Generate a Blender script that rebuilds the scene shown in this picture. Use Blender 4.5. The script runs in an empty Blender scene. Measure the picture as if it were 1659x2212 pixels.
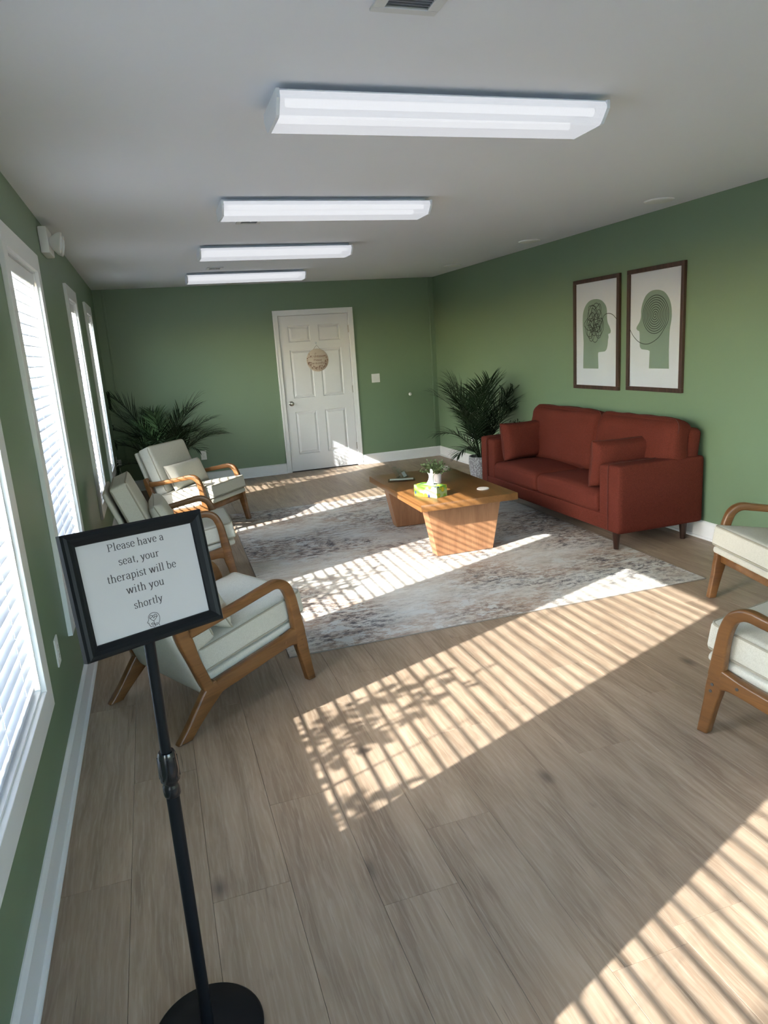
import bpy, bmesh, math, random
from math import sin, cos, pi, radians, sqrt, atan2
from mathutils import Vector, Matrix, noise

SC = bpy.context.scene
COL = SC.collection

# ------------------------------------------------------------------ camera, sky, sun, exposure
W, D, H = 4.331, 9.278, 2.44          # room width (x), far wall (y), ceiling height
YB = -2.6                              # rear wall behind the camera
YAW, PITCH, ROLL, FPX = 0.304906, 0.232177, 0.068212, 1518.568
fw = Vector((sin(YAW) * cos(PITCH), cos(YAW) * cos(PITCH), -sin(PITCH)))
rt = Vector((cos(YAW), -sin(YAW), 0))
dn = fw.cross(rt)
rt, dn = rt * cos(ROLL) + dn * sin(ROLL), dn * cos(ROLL) - rt * sin(ROLL)
cam_d = bpy.data.cameras.new('camera')
cam = bpy.data.objects.new('camera', cam_d)
COL.objects.link(cam)
m = Matrix.Identity(4)
for i in range(3):
    m[i][0], m[i][1], m[i][2] = rt[i], -dn[i], -fw[i]
m.translation = Vector((0.49646, 0.0, 1.58187))
cam.matrix_world = m
cam_d.sensor_fit = 'HORIZONTAL'
cam_d.sensor_width = 36
cam_d.lens = FPX / 1659 * 36
cam_d.clip_start = 0.02
SC.camera = cam

SUN_DIR = Vector((1.0, 0.395, -0.578)).normalized()
sun_d = bpy.data.lights.new('sun', 'SUN')
sun_d.energy = 10.5
sun_d.color = (1.0, 0.96, 0.92)
sun_d.angle = radians(0.42)
sun = bpy.data.objects.new('sun', sun_d)
sun.rotation_euler = SUN_DIR.to_track_quat('-Z', 'Y').to_euler()
sun.location = (-8, -4, 7)
COL.objects.link(sun)

wd = bpy.data.worlds.new('sky')
SC.world = wd
wd.use_nodes = True
nt = wd.node_tree
nt.nodes.clear()
sky = nt.nodes.new('ShaderNodeTexSky')
sky.sky_type = 'NISHITA'
sky.sun_disc = False
sky.sun_elevation = radians(28.3)
sky.sun_rotation = atan2(-SUN_DIR.x, -SUN_DIR.y)
sky.dust_density = 1.1
bg = nt.nodes.new('ShaderNodeBackground')
bg.inputs[1].default_value = 1.75
ow = nt.nodes.new('ShaderNodeOutputWorld')
nt.links.new(sky.outputs[0], bg.inputs[0])
nt.links.new(bg.outputs[0], ow.inputs[0])

SC.view_settings.view_transform = 'Standard'
SC.view_settings.look = 'None'
SC.view_settings.gamma = 1
SC.view_settings.use_curve_mapping = False
SC.view_settings.exposure = 1.05
cy = SC.cycles
cy.use_denoising = True
cy.max_bounces = 10
cy.diffuse_bounces = 6
cy.transmission_bounces = 8
cy.transparent_max_bounces = 16
cy.caustics_reflective = False
cy.caustics_refractive = False
cy.sample_clamp_indirect = 6.0

# ------------------------------------------------------------------ materials
class NT:
    def __init__(s, name):
        s.m = bpy.data.materials.new(name)
        s.m.use_nodes = True
        s.t = s.m.node_tree
        s.b = s.t.nodes['Principled BSDF']
        s.out = s.t.nodes['Material Output']
    def n(s, kind, **kw):
        nd = s.t.nodes.new('ShaderNode' + kind)
        for k, v in kw.items():
            if k.startswith('i_'):
                nd.inputs[k[2:].replace('_', ' ')].default_value = v
            else:
                setattr(nd, k, v)
        return nd
    def l(s, a, b):
        s.t.links.new(a, b)
    def set(s, **kw):
        for k, v in kw.items():
            s.b.inputs[k.replace('_', ' ')].default_value = v
    def coord(s, scale=(1, 1, 1), rand=False, rot=(0, 0, 0), kind='Object'):
        tc = s.n('TexCoord')
        mp = s.n('Mapping')
        mp.inputs['Scale'].default_value = scale
        mp.inputs['Rotation'].default_value = rot
        s.l(tc.outputs[kind], mp.inputs[0])
        if rand:
            oi = s.n('ObjectInfo')
            mu = s.n('VectorMath', operation='SCALE')
            cb = s.n('CombineXYZ')
            s.l(oi.outputs['Random'], cb.inputs[0]); s.l(oi.outputs['Random'], cb.inputs[1]); s.l(oi.outputs['Random'], cb.inputs[2])
            s.l(cb.outputs[0], mu.inputs[0]); mu.inputs['Scale'].default_value = 97.0
            s.l(mu.outputs[0], mp.inputs['Location'])
        return mp.outputs[0]
    def noise(s, vec, scale, detail=4, rough=0.55, dist=0.0):
        nd = s.n('TexNoise')
        s.l(vec, nd.inputs['Vector'])
        nd.inputs['Scale'].default_value = scale; nd.inputs['Detail'].default_value = detail
        nd.inputs['Roughness'].default_value = rough; nd.inputs['Distortion'].default_value = dist
        return nd.outputs['Fac']
    def ramp(s, fac, stops):
        r = s.n('ValToRGB')
        el = r.color_ramp.elements
        while len(el) > 1: el.remove(el[-1])
        el[0].position = stops[0][0]; el[0].color = (*stops[0][1], 1) if len(stops[0][1]) == 3 else stops[0][1]
        for p, c in stops[1:]:
            e = el.new(p); e.color = (*c, 1)
        s.l(fac, r.inputs[0])
        return r.outputs[0]
    def mix(s, a, b, fac, mode='MIX'):
        x = s.n('MixRGB', blend_type=mode)
        for sock, v in ((x.inputs[1], a), (x.inputs[2], b), (x.inputs[0], fac)):
            if hasattr(v, 'is_output'): s.l(v, sock)
            elif isinstance(v, (int, float)): sock.default_value = v
            else: sock.default_value = (*v, 1)
        return x.outputs[0]
    def bump(s, h, strength=0.3, dist=0.002):
        b = s.n('Bump'); b.inputs['Strength'].default_value = strength; b.inputs['Distance'].default_value = dist
        s.l(h, b.inputs['Height']); s.l(b.outputs[0], s.b.inputs['Normal'])
    def base(s, c):
        if hasattr(c, 'is_output'): s.l(c, s.b.inputs['Base Color'])
        else: s.b.inputs['Base Color'].default_value = (*c, 1)

def plain(name, col, rough=0.5, metal=0.0, bump=0.0, bscale=60, var=0.0, **kw):
    t = NT(name); t.base(col); t.set(Roughness=rough, Metallic=metal, **kw)
    v = t.coord()
    nz = t.noise(v, bscale, 3)
    if var:
        t.base(t.mix(tuple(c * (1 - var) for c in col), tuple(min(1, c * (1 + var)) for c in col), t.noise(v, 2.2, 3)))
    if bump: t.bump(nz, bump, 0.001)
    return t.m

def wood(name, c0, c1, c2, axis=0, scale=1.0, rough=0.35, rand=True):
    t = NT(name)
    sc = [9.0, 9.0, 9.0]; sc[axis] = 0.9
    v = t.coord(tuple(x * scale for x in sc), rand)
    a = t.noise(v, 1.6, 6, 0.6, 0.6)
    f = [60, 60, 60]; f[axis] = 3
    v2 = t.coord(tuple(x * scale for x in f), rand)
    b = t.noise(v2, 2.0, 4, 0.6)
    col = t.ramp(a, [(0.3, c0), (0.5, c1), (0.7, c2)])
    col = t.mix(col, tuple(x * 0.55 for x in c0), t.ramp(b, [(0.55, (0, 0, 0)), (0.75, (0.55, 0.55, 0.55))]))
    t.base(col); t.set(Roughness=rough)
    t.bump(b, 0.08, 0.001)
    return t.m

def fabric(name, ca, cb, scale=420, bump=0.5, rough=0.9, streak=None):
    t = NT(name)
    v = t.coord()
    a = t.noise(v, scale, 2, 0.7)
    b = t.noise(v, scale * 0.25, 3, 0.6)
    c = t.mix(ca, cb, t.ramp(a, [(0.35, (0, 0, 0)), (0.65, (1, 1, 1))]))
    c = t.mix(c, tuple(x * 0.8 for x in ca), t.ramp(b, [(0.45, (0, 0, 0)), (0.7, (0.16, 0.16, 0.16))]))
    if streak:
        v2 = t.coord(streak)
        c = t.mix(c, cb, t.ramp(t.noise(v2, 3, 3), [(0.5, (0, 0, 0)), (0.7, (0.5, 0.5, 0.5))]))
    t.base(c); t.set(Roughness=rough)
    t.b.inputs['Specular IOR Level'].default_value = 0.12
    t.bump(a, bump, 0.0012)
    return t.m

M = {}
# painted walls: a satin green with roller stipple
def wall_mat():
    t = NT('green_wall_paint')
    v = t.coord()
    t.base(t.mix((0.154, 0.228, 0.139), (0.166, 0.243, 0.150), t.noise(v, 1.3, 3)))
    t.set(Roughness=0.42)
    t.bump(t.noise(v, 240, 3), 0.12, 0.001)
    return t.m
M['wall'] = wall_mat()
def ceil_mat():
    t = NT('ceiling_paint')
    v = t.coord()
    t.base((0.76, 0.78, 0.83)); t.set(Roughness=0.7)
    t.bump(t.noise(v, 2.2, 3), 0.35, 0.012)
    return t.m
M['ceiling'] = ceil_mat()
M['trim'] = plain('white_semigloss_trim', (0.78, 0.79, 0.80), 0.32, bump=0.05)
M['door'] = plain('white_door_paint', (0.74, 0.75, 0.77), 0.4, bump=0.15, bscale=90)
M['slat'] = plain('white_faux_wood_slat', (0.86, 0.88, 0.92), 0.4)
def translucent_slat():
    t = NT('white_blind_slat')
    t.base((0.72, 0.74, 0.78)); t.set(Roughness=0.45)
    tr = t.n('BsdfTranslucent'); tr.inputs[0].default_value = (0.62, 0.68, 0.78, 1)
    mx = t.n('MixShader'); mx.inputs[0].default_value = 0.15
    t.l(t.b.outputs[0], mx.inputs[1]); t.l(tr.outputs[0], mx.inputs[2]); t.l(mx.outputs[0], t.out.inputs[0])
    return t.m
M['slat'] = translucent_slat()
def glass_mat(name, rough=0.0, tint=(0.97, 0.99, 0.98), gl=1.0):
    t = NT(name)
    tr = t.n('BsdfTransparent'); tr.inputs[0].default_value = (*tint, 1)
    g = t.n('BsdfGlossy'); g.inputs['Roughness'].default_value = rough
    f = t.n('LayerWeight'); f.inputs['Blend'].default_value = 0.5      # Schlick from the facing angle, both sides alike
    pw = t.n('Math', operation='POWER'); pw.inputs[1].default_value = 4.0
    t.l(f.outputs['Facing'], pw.inputs[0])
    ma = t.n('Math', operation='MULTIPLY_ADD'); ma.inputs[1].default_value = 0.9; ma.inputs[2].default_value = 0.04
    t.l(pw.outputs[0], ma.inputs[0])
    mu = t.n('Math', operation='MULTIPLY', use_clamp=True); mu.inputs[1].default_value = gl * 0.6
    t.l(ma.outputs[0], mu.inputs[0])
    mx = t.n('MixShader')
    t.l(mu.outputs[0], mx.inputs[0]); t.l(tr.outputs[0], mx.inputs[1]); t.l(g.outputs[0], mx.inputs[2]); t.l(mx.outputs[0], t.out.inputs[0])
    return t.m
M['glass'] = glass_mat('window_glass', gl=0.6)
M['picture_glass'] = glass_mat('picture_glass', tint=(0.96, 0.97, 0.97))
M['acrylic'] = glass_mat('clear_acrylic', tint=(0.93, 0.95, 0.97), gl=1.6)

def plank_mat():
    t = NT('greige_oak_plank')
    v = t.coord((1, 1, 1), True)
    va = t.coord((8, 1.0, 1), True)
    vb = t.coord((110, 4.5, 1), True)
    vc = t.coord((16, 1.3, 1), True)
    broad = t.noise(va, 1.2, 5, 0.55, 1.2)
    fine = t.noise(vb, 1.5, 5, 0.65)
    mid = t.noise(vc, 1.6, 4, 0.6, 2.2)
    col = t.ramp(broad, [(0.28, (0.215, 0.152, 0.105)), (0.48, (0.31, 0.226, 0.160)), (0.7, (0.39, 0.292, 0.212))])
    # cathedral rings
    wv = t.n('TexWave', wave_type='BANDS', bands_direction='X')
    t.l(t.coord((1, 0.16, 1), True), wv.inputs['Vector'])
    wv.inputs['Scale'].default_value = 14; wv.inputs['Distortion'].default_value = 9; wv.inputs['Detail'].default_value = 3; wv.inputs['Detail Scale'].default_value = 1.6
    col = t.mix(col, (0.48, 0.39, 0.305), t.ramp(wv.outputs['Fac'], [(0.62, (0, 0, 0)), (0.95, (0.2, 0.2, 0.2))]))
    col = t.mix(col, (0.17, 0.12, 0.088), t.ramp(mid, [(0.56, (0, 0, 0)), (0.76, (0.5, 0.5, 0.5))]))
    col = t.mix(col, (0.50, 0.41, 0.325), t.ramp(fine, [(0.52, (0, 0, 0)), (0.72, (0.5, 0.5, 0.5))]))
    # knots
    vo = t.n('TexVoronoi', feature='F1'); t.l(t.coord((2.6, 1.35, 1), True), vo.inputs['Vector']); vo.inputs['Scale'].default_value = 1.0
    col = t.mix(col, (0.07, 0.052, 0.042), t.ramp(vo.outputs['Distance'], [(0.015, (0.75, 0.75, 0.75)), (0.09, (0, 0, 0))]))
    # dark mineral streaks along the grain
    stn = t.noise(t.coord((26, 1.0, 1), True), 1.2, 3, 0.5, 2.5)
    gate = t.ramp(t.noise(t.coord((4, 1.1, 1), True), 1.3, 2), [(0.5, (0, 0, 0)), (0.62, (1, 1, 1))])
    col = t.mix(col, (0.085, 0.062, 0.046), t.mix(t.ramp(stn, [(0.66, (0, 0, 0)), (0.72, (0.7,) * 3)]), gate, 1.0, 'MULTIPLY'))
    oi = t.n('ObjectInfo')
    col = t.mix(col, t.mix(col, (0.86, 0.85, 0.85), 1.0, 'MULTIPLY'), oi.outputs['Random'])
    t.base(col)
    t.l(t.ramp(fine, [(0.3, (0.36,) * 3), (0.7, (0.5,) * 3)]), t.b.inputs['Roughness'])
    t.bump(fine, 0.12, 0.0008)
    return t.m
M['plank'] = plank_mat()
M['subfloor'] = plain('subfloor', (0.05, 0.04, 0.035), 0.9)

def rug_mat():
    t = NT('distressed_rug')
    big = t.noise(t.coord((1, 1.3, 1)), 1.3, 3, 0.5, 0.3)
    tan = t.noise(t.coord((0.8, 1.3, 1)), 1.5, 4, 0.55, 0.4)
    fl1 = t.noise(t.coord((14, 30, 1)), 1.0, 8, 0.75, 0.2)      # flaky weft breaks
    fl2 = t.noise(t.coord((11, 20, 1)), 1.3, 9, 0.78, 0.3)
    speck = t.noise(t.coord((90, 170, 1)), 1.0, 2, 0.7)
    col = t.ramp(t.noise(t.coord((2.5, 5, 1)), 1.4, 6, 0.65), [(0.3, (0.46, 0.41, 0.36)), (0.5, (0.56, 0.53, 0.485)), (0.7, (0.64, 0.635, 0.61))])
    tm = t.mix(t.ramp(tan, [(0.44, (0, 0, 0)), (0.56, (0.85,) * 3)]), t.ramp(fl2, [(0.42, (0.15,) * 3), (0.56, (1,) * 3)]), 1.0, 'MULTIPLY')
    col = t.mix(col, (0.40, 0.275, 0.20), tm)
    dk = t.mix(t.ramp(big, [(0.44, (0.12,) * 3), (0.60, (1,) * 3)]), t.ramp(fl2, [(0.47, (0, 0, 0)), (0.54, (1,) * 3)]), 1.0, 'MULTIPLY')
    dk = t.mix(dk, t.ramp(fl1, [(0.36, (0.05,) * 3), (0.54, (1,) * 3)]), 1.0, 'MULTIPLY')
    col = t.mix(col, (0.095, 0.09, 0.10), dk)
    sp = t.mix(t.ramp(fl1, [(0.50, (0, 0, 0)), (0.58, (0.8,) * 3)]), t.ramp(big, [(0.35, (0.2,) * 3), (0.6, (0.8,) * 3)]), 1.0, 'MULTIPLY')
    col = t.mix(col, (0.12, 0.105, 0.11), t.mix(sp, t.ramp(speck, [(0.4, (0, 0, 0)), (0.55, (1,) * 3)]), 1.0, 'MULTIPLY'))
    pale = t.mix(t.ramp(t.noise(t.coord((1, 1.7, 1)), 5.5, 9, 0.72, 0.4), [(0.55, (0, 0, 0)), (0.58, (0.85,) * 3)]), t.ramp(fl1, [(0.35, (0.2,) * 3), (0.45, (1,) * 3)]), 1.0, 'MULTIPLY')
    col = t.mix(col, (0.56, 0.56, 0.54), pale)
    t.base(col); t.set(Roughness=0.95); t.b.inputs['Specular IOR Level'].default_value = 0.1
    t.bump(speck, 0.4, 0.001)
    return t.m
M['rug'] = rug_mat()
M['rug_edge'] = plain('rug_binding', (0.24, 0.21, 0.18), 0.9)
M['cream'] = fabric('cream_linen', (0.50, 0.48, 0.41), (0.60, 0.58, 0.51), 260, 0.25)
M['cream_pipe'] = plain('cream_piping', (0.34, 0.31, 0.245), 0.85)
M['rust'] = fabric('rust_chenille', (0.070, 0.014, 0.009), (0.145, 0.032, 0.021), 330, 0.9)
M['rust_pipe'] = plain('rust_seam', (0.08, 0.017, 0.01), 0.9)
M['ashwood'] = wood('amber_ash_wood', (0.10, 0.042, 0.013), (0.16, 0.069, 0.021), (0.215, 0.098, 0.032), 0, 1.0, 0.33)
M['table_top'] = wood('honey_oak_top', (0.155, 0.066, 0.020), (0.195, 0.086, 0.027), (0.235, 0.107, 0.036), 1, 0.8, 0.3)
M['table_base'] = wood('honey_oak_base', (0.25, 0.115, 0.055), (0.31, 0.15, 0.073), (0.36, 0.18, 0.09), 2, 1.2, 0.4)
M['dark_leg'] = wood('walnut_leg', (0.02, 0.008, 0.005), (0.035, 0.014, 0.009), (0.05, 0.02, 0.013), 2, 1, 0.35)
M['frame_wood'] = wood('dark_walnut_frame', (0.022, 0.010, 0.007), (0.045, 0.021, 0.013), (0.075, 0.037, 0.024), 2, 2.0, 0.5)
M['black'] = plain('black_powder_coat', (0.009, 0.010, 0.012), 0.42, bump=0.03)
M['black'].node_tree.nodes['Principled BSDF'].inputs['Specular IOR Level'].default_value = 0.12
M['black_gloss'] = plain('black_plastic', (0.01, 0.01, 0.012), 0.2)
M['paper'] = plain('sign_paper', (0.44, 0.42, 0.435), 0.55, var=0.01)
M['print_paper'] = plain('print_paper', (0.72, 0.75, 0.84), 0.7)
M['ink_green'] = plain('print_green', (0.25, 0.335, 0.275), 0.7)
M['ink_black'] = plain('print_black', (0.012, 0.012, 0.012), 0.6)
M['ink_brown'] = plain('sign_ink', (0.035, 0.026, 0.03), 0.6)
M['ink_burn'] = plain('engraved_ink', (0.20, 0.09, 0.06), 0.7)
M['birch'] = wood('birch_disc', (0.52, 0.44, 0.36), (0.58, 0.5, 0.42), (0.62, 0.55, 0.47), 0, 0.5, 0.5)
M['nickel'] = plain('satin_nickel', (0.42, 0.41, 0.38), 0.28, 1.0)
M['plastic'] = plain('white_plastic', (0.78, 0.78, 0.77), 0.35)
M['dark_slot'] = plain('socket_slot', (0.05, 0.05, 0.05), 0.6)
M['leaf'] = plain('palm_leaf', (0.009, 0.021, 0.008), 0.5, var=0.35)
M['leaf'].node_tree.nodes['Principled BSDF'].inputs['Specular IOR Level'].default_value = 0.2
M['leaf_dry'] = plain('dry_palm_leaf', (0.12, 0.11, 0.05), 0.6, var=0.3)
M['stem'] = plain('palm_stem', (0.022, 0.036, 0.012), 0.5, var=0.2)
M['small_leaf'] = plain('eucalyptus_leaf', (0.13, 0.19, 0.075), 0.55, var=0.3)
M['soil'] = plain('potting_soil', (0.03, 0.022, 0.016), 0.95, bump=0.8, bscale=80)
M['white_pot'] = plain('white_ceramic', (0.75, 0.72, 0.74), 0.3)
M['tissue'] = plain('tissue_paper', (0.88, 0.88, 0.9), 0.8)
M['coaster'] = fabric('woven_coaster', (0.5, 0.46, 0.42), (0.66, 0.62, 0.58), 500, 0.8)
M['coaster_rim'] = plain('coaster_rim', (0.14, 0.08, 0.06), 0.7)
M['cord'] = plain('blind_cord', (0.8, 0.8, 0.8), 0.7)
M['twine'] = plain('grey_twine', (0.25, 0.22, 0.2), 0.9)
M['metal_vent'] = plain('vent_enamel', (0.62, 0.63, 0.64), 0.4)
M['filter'] = plain('vent_shadow', (0.28, 0.29, 0.31), 0.8)  # grey stands in for the shade behind the louvers
M['fixture'] = plain('fixture_enamel', (0.72, 0.76, 0.8), 0.35)
M['shrub'] = plain('shrub_leaf', (0.06, 0.12, 0.035), 0.5, var=0.4)
M['bark'] = plain('bark', (0.1, 0.07, 0.05), 0.9, bump=0.8, bscale=30)
M['pavement'] = plain('pale_concrete', (0.32, 0.32, 0.32), 0.85, var=0.08, bump=0.3)
M['siding'] = plain('blue_grey_siding', (0.34, 0.39, 0.45), 0.6)

def textured_pot():
    t = NT('hammered_grey_pot')
    v = t.coord()
    vo = t.n('TexVoronoi'); t.l(v, vo.inputs['Vector']); vo.inputs['Scale'].default_value = 60
    t.base(t.mix((0.42, 0.43, 0.44), (0.2, 0.2, 0.21), t.ramp(vo.outputs['Distance'], [(0.2, (0, 0, 0)), (0.6, (1, 1, 1))])))
    t.set(Roughness=0.75); t.bump(vo.outputs['Distance'], 1.0, 0.006)
    return t.m
M['pot'] = textured_pot()

def tissue_box_mat():
    t = NT('lemon_print_card')
    v = t.coord()
    nn = t.n('TexNoise'); t.l(v, nn.inputs['Vector']); nn.inputs['Scale'].default_value = 14; nn.inputs['Detail'].default_value = 1
    ad = t.n('VectorMath', operation='ADD'); sc = t.n('VectorMath', operation='SCALE'); sc.inputs['Scale'].default_value = 0.02
    t.l(nn.outputs['Color'], sc.inputs[0]); t.l(v, ad.inputs[0]); t.l(sc.outputs[0], ad.inputs[1])
    vo = t.n('TexVoronoi'); t.l(ad.outputs[0], vo.inputs['Vector']); vo.inputs['Scale'].default_value = 20
    v2 = t.n('TexVoronoi'); t.l(t.coord((1, 1, 0.5), rot=(0.6, 0.4, 0.8)), v2.inputs['Vector']); v2.inputs['Scale'].default_value = 30
    bgc = t.ramp(t.noise(v, 9, 1), [(0.44, (0.15, 0.36, 0.04)), (0.52, (0.34, 0.46, 0.22))])
    col = t.mix(bgc, (0.015, 0.018, 0.12), t.ramp(v2.outputs['Distance'], [(0.30, (1, 1, 1)), (0.36, (0, 0, 0))]))
    col = t.mix(col, (0.16, 0.34, 0.03), t.ramp(vo.outputs['Distance'], [(0.40, (1, 1, 1)), (0.43, (0, 0, 0))]))
    col = t.mix(col, (0.50, 0.42, 0.03), t.ramp(vo.outputs['Distance'], [(0.33, (1, 1, 1)), (0.36, (0, 0, 0))]))
    t.base(col); t.set(Roughness=0.45)
    return t.m
M['tissue_box'] = tissue_box_mat()

def emit(name, col, st):
    t = NT(name)
    e = t.n('Emission'); e.inputs[0].default_value = (*col, 1); e.inputs[1].default_value = st
    t.l(e.outputs[0], t.out.inputs[0])
    return t.m
M['tube_lamp'] = emit('fluorescent_tube', (0.93, 0.96, 1.0), 1.1)
def lens_mat():
    t = NT('prismatic_lens')
    e = t.n('Emission'); e.inputs[0].default_value = (0.92, 0.94, 1.0, 1); e.inputs[1].default_value = 0.46
    tr = t.n('BsdfTransparent'); tr.inputs[0].default_value = (1, 1, 1, 1)
    t.base((0.8, 0.8, 0.82)); t.set(Roughness=0.25)
    bw = t.n('TexChecker'); t.l(t.coord((1, 1, 1)), bw.inputs[0]); bw.inputs['Scale'].default_value = 160
    t.bump(bw.outputs['Fac'], 0.3, 0.001)
    m1 = t.n('MixShader'); m1.inputs[0].default_value = 0.62
    t.l(t.b.outputs[0], m1.inputs[1]); t.l(e.outputs[0], m1.inputs[2])
    m2 = t.n('MixShader'); m2.inputs[0].default_value = 0.11
    t.l(m1.outputs[0], m2.inputs[1]); t.l(tr.outputs[0], m2.inputs[2]); t.l(m2.outputs[0], t.out.inputs[0])
    return t.m
M['lens'] = lens_mat()

# ------------------------------------------------------------------ mesh helpers
def obj(name, bm, mat, parent=None, smooth=False, angle=None):
    me = bpy.data.meshes.new(name)
    bm.normal_update()
    bm.to_mesh(me); bm.free()
    if smooth:
        me.shade_smooth()
        if angle: me.set_sharp_from_angle(angle=radians(angle))
    for x in (mat if isinstance(mat, (list, tuple)) else [mat]):
        me.materials.append(x)
    o = bpy.data.objects.new(name, me)
    COL.objects.link(o)
    if parent is not None: o.parent = parent
    return o

def tag(o, label=None, cat=None, group=None, kind=None):
    if label: o['label'] = label
    if cat: o['category'] = cat
    if group: o['group'] = group
    if kind: o['kind'] = kind
    return o

def thing(name, label, cat, loc=(0, 0, 0), rz=0.0, group=None, kind=None):
    o = bpy.data.objects.new(name, None)
    o.empty_display_size = 0.1
    COL.objects.link(o)
    o.location = loc; o.rotation_euler = (0, 0, rz)
    return tag(o, label, cat, group, kind)

def copy_tree(o, parent=None):
    c = o.copy(); COL.objects.link(c); c.parent = parent
    for ch in list(o.children): copy_tree(ch, c)
    return c

def BM(): return bmesh.new()

def quadbox(bm, co):
    """co: 8 corners (bottom 4 ccw, top 4 ccw)"""
    v = [bm.verts.new(c) for c in co]
    fs = [(3, 2, 1, 0), (4, 5, 6, 7), (0, 1, 5, 4), (1, 2, 6, 5), (2, 3, 7, 6), (3, 0, 4, 7)]
    return v, [bm.faces.new([v[i] for i in f]) for f in fs]

def box(bm, x0, x1, y0, y1, z0, z1, bev=0.0, seg=2):
    v, f = quadbox(bm, [(x0, y0, z0), (x1, y0, z0), (x1, y1, z0), (x0, y1, z0), (x0, y0, z1), (x1, y0, z1), (x1, y1, z1), (x0, y1, z1)])
    if bev:
        es = list({e for q in f for e in q.edges})
        bmesh.ops.bevel(bm, geom=es, offset=bev, segments=seg, profile=0.5, affect='EDGES')
    return bm

def bx(*a, **k): return box(BM(), *a, **k)

def frame_dirs(pts, closed=False):
    n = len(pts); T = []
    for i in range(n):
        a = pts[(i - 1) % n] if closed or i > 0 else pts[i]
        b = pts[(i + 1) % n] if closed or i < n - 1 else pts[i]
        T.append((b - a).normalized())
    return T

def tube(bm, pts, r, seg=8, closed=False, cap=True):
    pts = [Vector(p) for p in pts]
    T = frame_dirs(pts, closed)
    ref = Vector((0, 0, 1)) if abs(T[0].z) < 0.9 else Vector((1, 0, 0))
    N = (ref - T[0] * ref.dot(T[0])).normalized()
    rings = []
    for i, p in enumerate(pts):
        N = (N - T[i] * N.dot(T[i])).normalized()
        B = T[i].cross(N)
        rr = r[i] if isinstance(r, (list, tuple)) else r
        rings.append([bm.verts.new(p + (N * cos(2 * pi * k / seg) + B * sin(2 * pi * k / seg)) * rr) for k in range(seg)])
    m_ = len(rings)
    for i in range(m_ if closed else m_ - 1):
        a, b = rings[i], rings[(i + 1) % m_]
        for k in range(seg):
            bm.faces.new((a[k], a[(k + 1) % seg], b[(k + 1) % seg], b[k]))
    if cap and not closed:
        bm.faces.new(rings[0][::-1]); bm.faces.new(rings[-1])
    return bm

def lathe(bm, prof, seg=32, c=(0, 0, 0), cap=True):
    rings = []
    for r, z in prof:
        rings.append([bm.verts.new((c[0] + r * cos(2 * pi * k / seg), c[1] + r * sin(2 * pi * k / seg), c[2] + z)) for k in range(seg)])
    for a, b in zip(rings, rings[1:]):
        for k in range(seg):
            bm.faces.new((a[k], a[(k + 1) % seg], b[(k + 1) % seg], b[k]))
    if cap:
        bm.faces.new(rings[0][::-1]); bm.faces.new(rings[-1])
    return bm

def prism(bm, poly, mp, t0, t1, bev=0.0):
    """poly 2-D, mp(u, v, t) -> 3-D"""
    a = [bm.verts.new(mp(u, v, t0)) for u, v in poly]
    b = [bm.verts.new(mp(u, v, t1)) for u, v in poly]
    n = len(poly)
    fs = [bm.faces.new(a[::-1]), bm.faces.new(b)]
    for i in range(n): fs.append(bm.faces.new((a[i], a[(i + 1) % n], b[(i + 1) % n], b[i])))
    if bev:
        es = set(fs[0].edges) | set(fs[1].edges)
        bmesh.ops.bevel(bm, geom=list(es), offset=bev, segments=2, profile=0.5, affect='EDGES')
    bmesh.ops.recalc_face_normals(bm, faces=bm.faces[:])
    return bm

def cr(pts, n=6, closed=False):
    """Catmull-Rom through tuples"""
    out = []; m_ = len(pts)
    rng = range(m_) if closed else range(m_ - 1)
    for i in rng:
        p1, p2 = pts[i], pts[(i + 1) % m_]
        p0 = pts[(i - 1) % m_] if closed or i > 0 else p1
        p3 = pts[(i + 2) % m_] if closed or i + 2 < m_ else p2
        for k in range(n):
            t = k / n
            out.append(tuple(0.5 * (2 * b + (c - a) * t + (2 * a - 5 * b + 4 * c - d) * t * t + (3 * b - a - 3 * c + d) * t ** 3) for a, b, c, d in zip(p0, p1, p2, p3)))
    if not closed: out.append(tuple(pts[-1]))
    return out

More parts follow.
